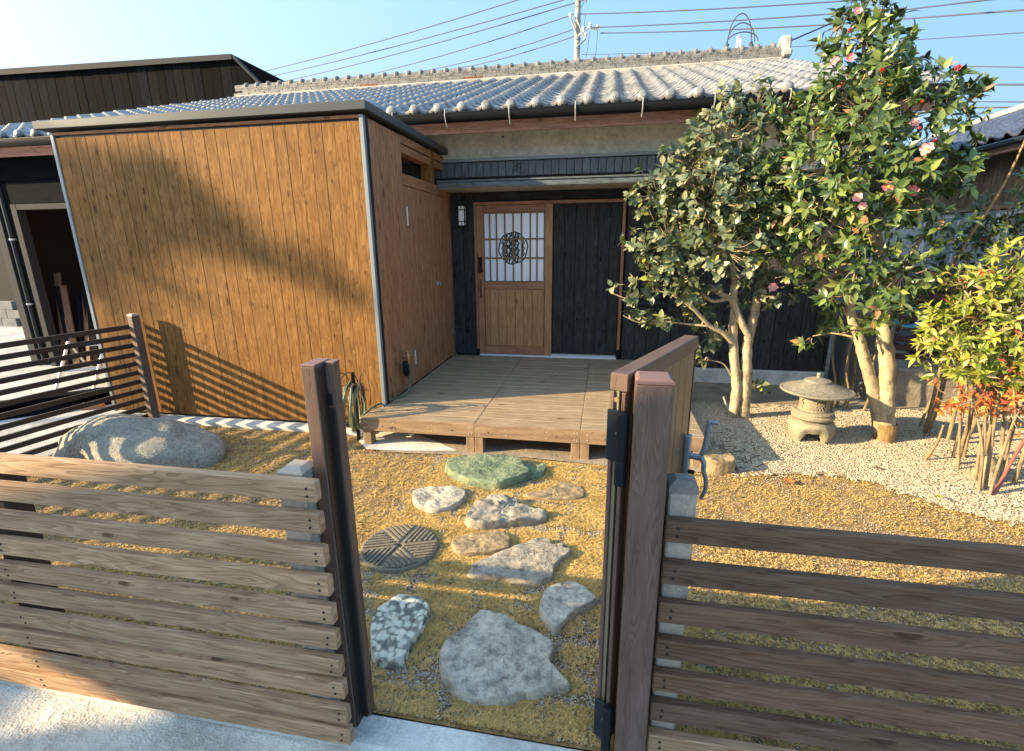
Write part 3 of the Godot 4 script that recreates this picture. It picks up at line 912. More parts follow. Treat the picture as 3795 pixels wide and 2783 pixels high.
func surroundings() -> void:
	# tall black building behind
	var B := thing("black_clad_building", "tall black board-clad building behind the tiled roof, upper left", "building")
	var z := -10.3
	boxp("body", Vector3(-16.5, 0, -16.0), Vector3(-7.75, 5.0, z - 0.03), M.dark_room, B)
	var x := -16.5
	while x < -7.70:
		var w := rng.randf_range(0.20, 0.27)
		var t := (x + 13.76) / 6.04
		var top := lerpf(5.66, 5.50, t)
		boardp("wall_board", Vector3(x, 3.6, z - 0.028), Vector3(min(x + w - 0.006, -7.70), top, z + rng.randf_range(-0.006, 0.004)), pick(M.char_board), B, 0.003)
		x += w
	var s := st_new()
	var eaves := [Vector3(-16.5, 5.66 + 0.075, z + 0.10), Vector3(-7.72, 5.58, z + 0.10), Vector3(-7.72, 5.58, -13.2), Vector3(-16.5, 5.735, -13.2)]
	quad(s, eaves[0], eaves[1], eaves[2], eaves[3], Vector3.UP)
	quad(s, eaves[0], eaves[1], eaves[1] - Vector3(0, 0.10, 0), eaves[0] - Vector3(0, 0.13, 0), Vector3(0, 0, 1))
	part("roof_edge", s.commit(), M.dark_trim, B)
	s = st_new()
	for q in [[0.0, 0.10], [-0.13, 0.07]]:
		pass
	# the roof falls away at its right end
	var e0 := Vector3(-7.72, 5.58, z + 0.09)
	var e1 := Vector3(-6.75, 4.62, z + 0.09)
	quad(s, e0, e1, e1 + Vector3(0, 0, -0.14), e0 + Vector3(0, 0, -0.14), Vector3(0.7, 0.7, 0).normalized())
	quad(s, e0, e1, e1 - Vector3(0, 0.055, 0), e0 - Vector3(0, 0.055, 0), Vector3(0, 0, 1))
	part("sloping_edge", s.commit(), M.dark_trim, B)
	s = st_new()
	tri(s, Vector3(-7.70, 5.52, z), Vector3(-7.70, 3.6, z), Vector3(-6.75, 4.57, z), Vector3(0, 0, 1), Vector2(0, 0), Vector2(0, 1.9), Vector2(0.9, 0.9))
	tri(s, Vector3(-7.70, 3.6, z), Vector3(-6.75, 3.6, z), Vector3(-6.75, 4.57, z), Vector3(0, 0, 1), Vector2(0, 0), Vector2(0, 1.9), Vector2(0.9, 0.9))
	part("gable_wall", s.commit(), M.char_board[0], B)

	# neighbouring house on the right
	var N := thing("neighbour_house", "neighbouring house with blue-grey tiled roof and brown corrugated wall, far right", "house")
	var X := 4.85
	var ry := 0.40
	boxp("body", Vector3(X + 0.33, 0, -14.0), Vector3(X + 4.0, 2.8, -4.6), M.dark_room, N)
	var pr := []
	for i in 2:
		var r := []
		for j in 420:
			var zz := -14.0 + 9.4 * j / 419.0
			r.append(Vector3(X + 0.30 + 0.012 * sin(zz * TAU / 0.075), 2.19 if i == 0 else 2.95, zz))
		pr.append(r)
	part("corrugated_wall", grid_mesh(pr, false, 0.1), M.corrugated, N)
	boardp("window_head", Vector3(X + 0.22, 2.14, -14.0), Vector3(X + 0.34, 2.185, -4.6), M.lattice, N)
	var zz := -11.0
	while zz < -7.6:
		var wf := boxp("window", Vector3(X + 0.27, 1.30, zz), Vector3(X + 0.32, 2.13, zz + 1.55), M.white, N, 0.004)
		boxp("pane", Vector3(X + 0.262, 1.36, zz + 0.07), Vector3(X + 0.272, 2.07, zz + 0.75), M.glass_grey, wf, 0.0)
		boxp("pane", Vector3(X + 0.258, 1.36, zz + 0.81), Vector3(X + 0.268, 2.07, zz + 1.48), M.glass_grey, wf, 0.0)
		zz += 1.58
	boxp("lower_wall", Vector3(X + 0.28, 0, -14.0), Vector3(X + 0.34, 1.28, -4.6), M.block, N)
	# roof: tiles in courses, falling towards the garden
	var rb := Basis(Vector3(0, 0, 1), Vector3(-ry, 1, 0).normalized(), Vector3(-1, -ry, 0).normalized())
	var rs := st_new()
	quad(rs, Vector3(X, 2.94, -14.0), Vector3(X, 2.94, -4.6), Vector3(X + 2.6, 2.94 + 2.6 * ry, -4.6), Vector3(X + 2.6, 2.94 + 2.6 * ry, -14.0), Vector3(-ry, 1, 0).normalized())
	quad(rs, Vector3(X + 5.2, 2.94, -14.0), Vector3(X + 5.2, 2.94, -4.6), Vector3(X + 2.6, 2.94 + 2.6 * ry, -4.6), Vector3(X + 2.6, 2.94 + 2.6 * ry, -14.0), Vector3(ry, 1, 0).normalized())
	var nr := part("roof", rs.commit(), M.blue_tile, N)
	var tm := tile_mesh()
	var ts := st_new()
	for row in 11:
		for k in 34:
			var p := Vector3(X, 3.0, -4.8 - 0.2665 * k) + Vector3(1, ry, 0).normalized() * (0.235 * row)
			ts.append_from(tm, 0, Transform3D(rb, p))
	part("roof_tile_field", ts.commit(), M.blue_tile, nr).set_meta("kind", "stuff")
	var zr := -4.7
	while zr > -14.0:
		boardp("ridge_tile", Vector3(X + 2.48, 3.0 + 2.6 * ry - 0.02, zr - 0.29), Vector3(X + 2.72, 3.0 + 2.6 * ry + 0.09, zr), M.mortar, nr, 0.03)
		zr -= 0.30
	boardp("gutter", Vector3(X - 0.10, 2.86, -14.0), Vector3(X - 0.01, 2.93, -4.6), M.dark_steel, N, 0.02)
	boardp("fascia", Vector3(X + 0.0, 2.80, -14.0), Vector3(X + 0.03, 2.90, -4.6), M.pink_wood, N)
	boxp("eave_soffit", Vector3(X + 0.03, 2.84, -14.0), Vector3(X + 0.34, 2.86, -4.6), M.lattice, N, 0.0)

	# concrete wall and pallets behind the trees
	var cw := tag(boxp("concrete_wall", Vector3(2.95, -0.05, -6.9), Vector3(3.12, 0.95, -5.9), M.block, self, 0.01), "low grey concrete wall standing behind the right-hand camellia trunks", "wall")
	var cw2 := tag(boxp("concrete_wall", Vector3(3.13, -0.05, -5.95), Vector3(3.9, 0.42, -5.75), M.dirt, self, 0.02), "knee-high sandy concrete edging behind the bare canes", "wall")
	for i in 3:
		var zc := -5.75 - i * 0.02
		var P := thing("pallet", ["dark red slatted pallet leaning lowest behind the nandina", "dark red slatted pallet in the middle of the pile behind the nandina", "topmost dark red slatted pallet behind the nandina"][i], "pallet", Vector3(3.65, 0.45 + i * 0.33, zc - 0.3), 0.1 * i)
		for k in 3:
			boardp("slat", Vector3(-0.55, 0.02 + k * 0.10, 0.0), Vector3(0.55, 0.085 + k * 0.10, 0.03), M.red_slat, P)
		for k in 3:
			boardp("bearer", Vector3(-0.5 + k * 0.47, 0.0, -0.45), Vector3(-0.42 + k * 0.47, 0.30, -0.002), M.red_slat, P)
	var hp := []
	for k in 22: hp.append(Vector3(3.12 + 0.12 * cos(k * 0.6), 0.98 + 0.10 * sin(k * 0.6), -5.8 + k * 0.006))
	tag(part("hose_coil", tube(hp, [0.013], 6), M.blue_hose, self), "coil of bright blue hose hung by the concrete wall", "hose")

	# far left: block wall and a parked car behind it
	var bwall := thing("block_wall", "grey concrete block wall across the driveway, far left", "wall", Vector3(-15.2, 0, -9.05))
	for r in 3:
		for k in 9:
			boardp("block", Vector3(-1.9 + k * 0.42 + (0.2 if r == 1 else 0.0), r * 0.195 + 0.003, -0.06), Vector3(-1.9 + k * 0.42 + 0.412 + (0.2 if r == 1 else 0.0), r * 0.195 + 0.192, 0.06), M.block, bwall, 0.006)
	var C := thing("parked_car", "white car partly hidden by the black corner post, far left", "car", Vector3(-17.6, 0.0, -11.6), 0.25)
	var body := []
	var prof := [[-2.1, 0.45, 0.55], [-2.05, 0.35, 0.85], [-1.2, 0.3, 0.98], [-0.55, 0.3, 1.42], [0.8, 0.3, 1.45], [1.6, 0.3, 1.0], [2.05, 0.34, 0.92], [2.12, 0.45, 0.6]]
	for q in prof:
		var r := []
		for k in 9:
			var t := k / 8.0
			var zz2 := lerpf(0.82, -0.82, t)
			r.append(Vector3(q[0], lerpf(q[1], q[2], sin(t * PI)) if k > 0 and k < 8 else q[1], zz2 * (1.0 - 0.16 * sin(t * PI) * (1.0 if q[2] > 1.2 else 0.2))))
		body.append(r)
	part("body", grid_mesh(body, false, 0.3), M.car, C)
	for wx in [-1.3, 1.35]:
		for wz in [-0.74, 0.74]:
			var wl = part("wheel", lathe([Vector2(0.0, -0.09), Vector2(0.29, -0.1), Vector2(0.32, -0.06), Vector2(0.32, 0.06), Vector2(0.29, 0.1), Vector2(0.0, 0.09)], 20), M.tyre, C, Transform3D(Basis(Vector3.RIGHT, PI / 2), Vector3(wx, 0.32, wz)))
			part("rim", lathe([Vector2(0.0, 0.105), Vector2(0.18, 0.10), Vector2(0.2, 0.09)], 16), M.silver, wl)
	boxp("side_window", Vector3(-0.6, 1.0, 0.70), Vector3(0.9, 1.34, 0.745), M.glass_grey, C, 0.02)

	# house across the street that keeps the near part of the garden in shade
	var O := thing("street_house", "plain plastered house across the street behind the viewer", "house")
	var t := 11.0
	var edge := Vector3(-0.277, 0, -2.06) - Vector3(0.880, -0.334, -0.338) * t
	var dir := Vector3(1, 0, -0.16).normalized()
	var back := Vector3(0.16, 0, 1).normalized()
	var ob := Basis(dir, Vector3.UP, back)
	for q in [[-0.9, 6.0, 0.0], [-8.1, 0.0, -0.42]]:     # the house, and its lower wing to the left
		var a: float = q[0]
		var b: float = q[1]
		var top: float = edge.y + q[2]
		var mid := Vector3(edge.x, 0, edge.z) + back * 3.4 + dir * ((a + b) * 0.5 if q[2] == 0.0 else -6.5)
		var w: float = b - a if q[2] == 0.0 else 11.15
		part("wall", box(Vector3(w - 0.5, top - 0.3, 6), 0.01), M.plaster, O, Transform3D(ob, mid + Vector3(0, (top - 0.3) / 2 - 0.1, 0)))
		part("roof", box(Vector3(w, 0.24, 6.8), 0.01), M.ridge[0], O, Transform3D(ob, mid + Vector3(0, top - 0.12, 0)))


func screw_at(parent: Node, p: Vector3, face := Vector3(0, 0, 1), bright := false, r := 0.0045) -> void:
	if not mesh_cache.has("screw%.4f" % r): mesh_cache["screw%.4f" % r] = lathe([Vector2(0, 0), Vector2(r, 0), Vector2(r * 0.9, r * 0.4), Vector2(r * 0.35, r * 0.5), Vector2(0.0, r * 0.15)], 8)
	var b := Basis(Vector3.RIGHT, PI / 2) if face.z > 0.5 else Basis.IDENTITY
	part("screw", mesh_cache["screw%.4f" % r], M.screw_bright if bright else M.screw, parent, Transform3D(b, p))

func deck() -> void:
	var D := thing("deck", "low brown plank deck in front of the sliding door", "deck")
	var y := 0.272
	var xs := [-2.085, -1.043, -0.143, 0.829]
	var zf := -3.794
	var n := 18
	var w := (6.43 - 3.794 - 0.03) / n
	for i in n:
		var b := zf - 0.028 - i * w
		for k in 3:
			var lo := Vector3(xs[k] + 0.001, y - 0.028, b - w + 0.005)
			if k == 0 and b - w * 0.5 < -4.18: lo.x = -2.003
			boardp("deck_board", lo, Vector3(xs[k + 1] - 0.0015, y + rng.randf_range(-0.0015, 0.0012), b), M.deck[rng.randi() % 7], D, 0.004)
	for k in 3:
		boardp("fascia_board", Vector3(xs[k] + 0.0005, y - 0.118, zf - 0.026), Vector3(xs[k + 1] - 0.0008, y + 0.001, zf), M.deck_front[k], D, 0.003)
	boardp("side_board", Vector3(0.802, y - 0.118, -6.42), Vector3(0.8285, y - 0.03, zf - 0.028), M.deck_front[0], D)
	boardp("side_board", Vector3(-2.084, y - 0.118, -4.15), Vector3(-2.06, y - 0.03, zf - 0.028), M.deck_front[1], D)
	for lx in [-2.075, -1.118, -1.041, -0.217, -0.140, 0.752]:
		for lz in [zf - 0.03, -4.7, -5.6, -6.35]:
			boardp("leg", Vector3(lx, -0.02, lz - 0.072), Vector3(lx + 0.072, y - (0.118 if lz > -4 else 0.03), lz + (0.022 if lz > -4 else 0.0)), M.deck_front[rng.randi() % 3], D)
	for lx in [-1.118, -0.217]:
		boardp("leg_post", Vector3(lx, y - 0.1185, zf - 0.024), Vector3(lx + 0.0001 + 0.148, y - 0.1175, zf - 0.02), M.deck_front[0], D, 0.0)
	for k in 3:
		boardp("joist", Vector3(xs[k] + 0.08, y - 0.11, -6.40), Vector3(xs[k] + 0.12, y - 0.03, zf - 0.06), M.post_brown, D)
	for sx in [-2.05, -1.77, -1.42, -1.09, -1.07, -1.0, -0.76, -0.42, -0.19, -0.165, -0.09, 0.30]:
		for sy in [0.035, 0.09]:
			screw_at(D, Vector3(sx + rng.randf_range(-0.008, 0.008), y - sy + rng.randf_range(-0.006, 0.006), zf + 0.0005), Vector3(0, 0, 1), true, 0.0055)
	for sx in [-1.88, -1.24, -0.92, -0.34, 0.06, 0.55]:
		screw_at(D, Vector3(sx, y - 0.068, zf + 0.0004), Vector3(0, 0, 1), false, 0.006)

func chamfer_post(w: float, h: float, d: float) -> ArrayMesh:
	var s := st_new()
	add_box(s, Vector3(w, h, d), Vector3(0, h * 0.5, 0), 0.006, roff())
	return s.commit()

func capped(w: float, d: float, c := 0.02) -> ArrayMesh:      # a flat-topped cap with sloping shoulders
	var s := st_new()
	var a := w * 0.5
	var b := d * 0.5
	var lo := [Vector3(-a, 0, b), Vector3(a, 0, b), Vector3(a, 0, -b), Vector3(-a, 0, -b)]
	var mid := []
	var hi := []
	for p in lo:
		mid.append(p + Vector3(0, c * 0.8, 0))
		hi.append(Vector3(p.x - sign(p.x) * c, c * 1.5, p.z - sign(p.z) * c))
	for i in 4:
		var j := (i + 1) % 4
		var n: Vector3 = ((lo[i] + lo[j]) * 0.5).normalized()
		quad(s, lo[i], lo[j], mid[j], mid[i], n)
		quad(s, mid[i], mid[j], hi[j], hi[i], (n + Vector3(0, 1.2, 0)).normalized())
	quad(s, hi[0], hi[1], hi[2], hi[3], Vector3.UP)
	return s.commit()

func fences() -> void:
	# left front fence: ten weathered boards
	var L := thing("slat_fence", "weathered tan slat fence at the lower left, in front of the boulder", "fence")
	var tops := [1.056, 0.947, 0.828, 0.716, 0.606, 0.505, 0.392, 0.297, 0.183, 0.089]
	for i in 10:
		var x1 := -0.842 + i * 0.0016
		var o := boardp("fence_board", Vector3(-4.55, tops[i] - 0.070, -1.252), Vector3(x1, tops[i], -1.220), M.fence_tan[(i * 3 + 1) % 7], L, 0.004)
		o.rotation.z = rng.randf_range(-0.0006, 0.0006)
		for dy in [0.022, 0.048]:
			screw_at(L, Vector3(x1 - 0.032 + rng.randf_range(-0.004, 0.004), tops[i] - dy, -1.2195))
			screw_at(L, Vector3(-2.17 + rng.randf_range(-0.01, 0.01), tops[i] - dy, -1.2195))
	for px in [-0.94, -2.18, -3.3, -4.4]:
		var ph := 1.045 if px > -1.0 else 0.985
		boardp("fence_post", Vector3(px - 0.055, -0.05, -1.345), Vector3(px + 0.035, ph, -1.2545), M.post_beige if px > -1.0 else M.slat_dark[0], L, 0.005)
		if px > -1.0: part("post_cap", capped(0.092, 0.092), M.post_beige, L, at(px - 0.01, ph + 0.001, -1.30))
	# right front fence: seven dark boards
	var R := thing("slat_fence", "dark brown slat fence at the lower right, beside the gate post", "fence")
	tops = [0.963, 0.818, 0.676, 0.538, 0.408, 0.285, 0.151]
	for i in 7:
		var o := boardp("fence_board", Vector3(0.205, tops[i] - 0.074, -1.374), Vector3(3.9, tops[i], -1.340), M.fence_dark[(i * 5) % 6] if i < 6 else M.fence_tan[2], R, 0.004)
		for dy in [0.024, 0.050]:
			screw_at(R, Vector3(0.243 + rng.randf_range(-0.003, 0.003), tops[i] - dy, -1.3395), Vector3(0, 0, 1), false, 0.005)
			screw_at(R, Vector3(1.40 + rng.randf_range(-0.006, 0.006), tops[i] - dy, -1.3395), Vector3(0, 0, 1), false, 0.005)
	for px in [0.258, 1.42, 2.6]:
		boardp("fence_post", Vector3(px - 0.042, -0.05, -1.462), Vector3(px + 0.038, 1.035, -1.377), M.post_beige, R, 0.005)
		part("post_cap", capped(0.084, 0.088, 0.022), M.cap_stone, R, at(px - 0.002, 1.036, -1.42))
	# side fence between garden and driveway: eleven thin dark slats
	var F := thing("side_fence", "dark thin-slatted fence along the driveway, ending at the timber annex", "fence")
	var A := Vector3(-4.555, 0, -4.06)
	var B := Vector3(-5.02, 0, -1.30)
	var dir := (B - A).normalized()
	var len := A.distance_to(B)
	var bs := Basis(Vector3(dir.z, 0, -dir.x).normalized(), Vector3.UP, dir)
	for i in 11:
		var o := part("slat", board(Vector3(0.024, 0.045, len + 0.06), 0.002), M.slat_dark[i % 4], F, Transform3D(bs, (A + B) * 0.5 + Vector3(-0.062, 1.015 - 0.0935 * i - 0.0225, 0) - dir * 0.06))
	for q in [[0.0, 1.10, M.post_brown], [1.35, 1.03, M.post_brown], [2.62, 1.03, M.post_brown]]:
		var p: Vector3 = A + dir * q[0]
		part("fence_post", chamfer_post(0.075, q[1], 0.075), q[2], F, Transform3D(bs, p))
		part("post_cap", capped(0.0765, 0.0765, 0.016), M.post_beige, F, Transform3D(bs, p + Vector3(0, q[1], 0)))

func gate() -> void:
	# right-hand post with the hinges
	var G := thing("gate_post", "dark reddish-brown gate post on the right carrying the hinges", "gate post")
	boardp("shaft", Vector3(0.095, -0.05, -1.398), Vector3(0.195, 1.385, -1.303), M.gate_post, G, 0.004)
	part("post_cap", capped(0.1, 0.095, 0.010), M.gate_cap, G, at(0.145, 1.386, -1.3505))
	# left-hand post with the stop and strike channel
	var S := thing("gate_post", "dark brown gate post on the left with a stop channel", "gate post")
	boardp("shaft", Vector3(-0.897, -0.05, -1.392), Vector3(-0.850, 1.398, -1.302), M.gate_post, S, 0.003)
	boardp("stop", Vector3(-0.8495, -0.03, -1.3915), Vector3(-0.818, 1.396, -1.356), M.gate_post, S, 0.002)
	boardp("channel", Vector3(-0.8495, -0.03, -1.3545), Vector3(-0.846, 1.392, -1.306), M.gate_dark, S, 0.001)
	boardp("channel", Vector3(-0.8495, -0.03, -1.3555), Vector3(-0.828, 1.25, -1.350), M.gate_dark, S, 0.001)
	boardp("strike", Vector3(-0.846, 1.262, -1.350), Vector3(-0.832, 1.30, -1.346), M.black_metal, S, 0.001)
	part("post_top", box(Vector3(0.049, 0.006, 0.092), 0.002), M.gate_cap, S, at(-0.8735, 1.402, -1.347))
	part("post_top", box(Vector3(0.032, 0.006, 0.037), 0.002), M.gate_cap, S, at(-0.8325, 1.400, -1.3735))
	screw_at(S, Vector3(-0.8445, 1.375, -1.325))
	# the leaf stands open towards the house
	var g := thing("gate_leaf", "open brown slatted gate leaf with black hinges and grey lever latch", "gate", Vector3(0.052, 0, -1.352), atan2(0.295, -0.64))
	# local z runs from the hinge to the free end, local x across the leaf
	var L := 0.705
	var th := 0.046
	var lo := 0.07
	var hi := 1.40
	boardp("top_rail", Vector3(-th / 2 - 0.004, hi - 0.052, 0.001), Vector3(th / 2 + 0.004, hi, L), M.gate_post, g, 0.003)
	boardp("bottom_rail", Vector3(-th / 2, lo, 0.001), Vector3(th / 2, lo + 0.05, L), M.gate_post, g)
	boardp("hinge_stile", Vector3(-th / 2, lo + 0.051, -0.002), Vector3(-th / 2 + 0.012, hi - 0.053, 0.04), M.gate_post, g, 0.002)
	boardp("hinge_stile", Vector3(th / 2 - 0.012, lo + 0.051, -0.002), Vector3(th / 2, hi - 0.053, 0.04), M.gate_post, g, 0.002)
	boardp("stile_strip", Vector3(-th / 2 + 0.0125, lo + 0.051, 0.016), Vector3(-0.001, hi - 0.053, 0.04), M.gate_dark, g, 0.001)
	boardp("stile_strip", Vector3(-0.0009, lo + 0.051, 0.006), Vector3(th / 2 - 0.0125, hi - 0.053, 0.04), M.olive, g, 0.001)
	boardp("latch_stile", Vector3(-th / 2, lo + 0.051, L - 0.012), Vector3(th / 2, hi - 0.053, L + 0.002), M.gate_dark, g)
	var z := 0.042
	var n := 7
	var w := (L - 0.055) / n
	for i in n:
		boardp("panel_slat", Vector3(-th / 2 + 0.002, lo + 0.051, z + 0.0015), Vector3(th / 2 - 0.001, hi - 0.053, z + w - 0.003), M.gate_panel[i % 4], g, 0.003)
		z += w
	boardp("panel_core", Vector3(-0.012, lo + 0.052, 0.041), Vector3(0.012, hi - 0.054, L - 0.013), M.gate_dark, g, 0.0)
	part("stile_bolt", lathe([Vector2(0, 0), Vector2(0.008, 0), Vector2(0.008, 0.004), Vector2(0.0, 0.004)], 10), M.brass, g, Transform3D(Basis(Vector3.RIGHT, -PI / 2), Vector3(0.002, 1.325, -0.002)))
	for hy in [1.14, 0.10]:
		var hinge := boardp("hinge", Vector3(-th / 2 + 0.006, hy, -0.012), Vector3(th / 2 + 0.003, hy + 0.155, -0.003), M.dark_steel, g, 0.002)
		part("hinge_barrel", lathe([Vector2(0, 0.0), Vector2(0.013, 0.004), Vector2(0.0165, 0.006), Vector2(0.0165, 0.078), Vector2(0.0155, 0.08), Vector2(0.0155, 0.084), Vector2(0.0165, 0.086), Vector2(0.0165, 0.222), Vector2(0.012, 0.228), Vector2(0, 0.229)], 20), M.black_metal, hinge, at(-0.028, -0.15, -0.008))
		screw_at(hinge, Vector3(-0.014, 0.01, -0.006), Vector3.UP, true, 0.006)
	# lever latch on the garden side
	var fx := th / 2
	if g.transform.basis.x.x < 0: fx = -th / 2
	var sg: float = sign(fx)
	var lt := part("latch", box(Vector3(0.022, 0.215, 0.034), 0.005), M.latch, g, at(fx + sg * 0.0125, 0.90, L - 0.05))
	part("latch_spindle", tube([Vector3(0, 0.02, 0), Vector3(sg * 0.055, 0.02, 0.0)], [0.013], 12), M.latch, lt)
	part("latch_lever", tube(smooth([Vector3(sg * 0.05, 0.02, 0.006), Vector3(sg * 0.060, 0.05, 0.008), Vector3(sg * 0.066, 0.105, 0.010), Vector3(sg * 0.070, 0.165, 0.010), Vector3(sg * 0.074, 0.172, 0.010), Vector3(sg * 0.105, 0.174, 0.010)], 3), radii(16, 0.011, 0.008), 8), M.latch, lt)
	part("latch_lever", tube(smooth([Vector3(sg * 0.055, 0.03, -0.004), Vector3(sg * 0.068, 0.0, -0.004), Vector3(sg * 0.070, -0.03, -0.004), Vector3(sg * 0.082, -0.065, -0.004), Vector3(sg * 0.083, -0.11, -0.004), Vector3(sg * 0.070, -0.155, -0.004)], 3), radii(16, 0.011, 0.007), 8), M.latch, lt)
	part("latch_stop", tube([Vector3(sg * 0.008, -0.05, 0), Vector3(sg * 0.034, -0.05, 0)], [0.009], 10), M.black_metal, lt)

# a tree beyond the street, out of view, whose loose crown dapples the annex wall
func street_tree() -> void:
	var T := thing("street_tree", "tall loose-crowned tree far across the street, outside the view", "tree")
	var d := Vector3(0.880, -0.334, -0.338)
	var o := Vector3(0, 0, -4.17) - d * 26.0
	var spots := [[-4.85, 1.95, 0.70, 0.62, 150], [-4.15, 2.18, 0.40, 0.26, 110], [-3.78, 2.02, 0.25, 0.18, 34], [-3.2, 1.72, 0.4, 0.06, 8], [-2.55, 1.48, 0.45, 0.05, 8]]
	var mm := MultiMesh.new()
	mm.transform_format = MultiMesh.TRANSFORM_3D
	mm.mesh = leaf(0.26, 0.15, 0.2, 0.2)
	var X := []
	for b in spots:
		for i in b[4]:
			var w := rng.randf() * TAU
			var rr := sqrt(rng.randf())
			var p := o + Vector3(b[0] + b[2] * rr * cos(w), b[1] + b[3] * rr * sin(w) - 0.12 * b[2] * rr * cos(w), 0) - d * rng.randf_range(-1.5, 1.5)
			X.append(Transform3D(Basis.from_euler(Vector3(rng.randf() * TAU, rng.randf() * TAU, rng.randf() * TAU)), p))
	mm.instance_count = X.size()
	for i in X.size(): mm.set_instance_transform(i, X[i])
	var f := MultiMeshInstance3D.new()
	f.name = "crown"
	f.multimesh = mm
	f.material_override = flat_mat(Color(0.05, 0.08, 0.03), 0.5)
	T.add_child(f, true)
	f.set_meta("kind", "stuff")
	var top := o + Vector3(-4.6, 2.2, 0)
	part("trunk", tube([Vector3(top.x - 0.9, -0.1, top.z), Vector3(top.x - 0.7, top.y * 0.6, top.z), top], [0.22, 0.12, 0.04], 10), M.bark, T)
	part("branch", tube([top - Vector3(0.3, 0.6, 0), o + Vector3(-4.0, 2.1, 0), o + Vector3(-3.1, 1.75, 0), o + Vector3(-2.2, 1.4, 0)], [0.05, 0.035, 0.02, 0.012], 6), M.bark, T)

# ------------------------------------------------------------------ stones
var outlines := []

func stone(called: String, label: String, cat: String, pts: Array, h: float, m: Material, sd: int, group := "", rough := 0.012, tilt := Vector2.ZERO, y0 := -0.03) -> MeshInstance3D:
	var c := Vector2.ZERO
	for p in pts: c += p
	c /= pts.size()
	var rim := PackedVector2Array()
	for p in pts: rim.append(c + (p - c) * 0.95)
	outlines.append(rim)
	# outline, resampled and roughened
	var cur := Curve2D.new()
	for i in pts.size() + 1:
		var p: Vector2 = pts[i % pts.size()] - c
		var q: Vector2 = (pts[(i + 1) % pts.size()] - pts[(i - 1 + pts.size()) % pts.size()]) * 0.13
		cur.add_point(p, -q, q)
	cur.bake_interval = 0.01
	var nz := noise(7.0, sd, 4)
	var nf := noise(28.0, sd + 3, 3)
	var N := 56
	var total := cur.get_baked_length()
	var P := []
	for ring in [[1.03, y0], [1.03, 0.0], [1.02, h * 0.45], [1.0, h * 0.75], [0.985, h * 0.92], [0.965, h * 1.0], [0.90, h * 1.02], [0.75, h * 1.02], [0.58, h], [0.43, h], [0.28, h], [0.13, h], [0.0, h]]:
		var r := []
		for k in N + 1:
			var q: Vector2 = cur.sample_baked(total * (k % N) / N) * ring[0]
			var e := 1.0 + nf.get_noise_2d(q.x * 1.0 + 3.0, q.y) * 0.035 * (1.0 if ring[0] > 0.5 else 0.3)
			q *= e
			var y: float = ring[1]
			if ring[1] > h * 0.3:
				y += nz.get_noise_2d(q.x, q.y) * rough * 1.6 + nf.get_noise_2d(q.x, q.y) * rough * 0.55 + q.dot(tilt)
			r.append(Vector3(q.x, y, q.y))
		P.append(r)
	var area := 0.0
	for i in pts.size(): area += pts[i].cross(pts[(i + 1) % pts.size()])
	var o := part(called, grid_mesh(P, true, 0.05, area > 0.0), m, self, at(c.x, 0.0, c.y))
	tag(o, label, cat, group)
	return o

func V(a: Array) -> Array:
	var o := []
	for i in range(0, a.size(), 2): o.append(Vector2(a[i], a[i + 1]))
	return o

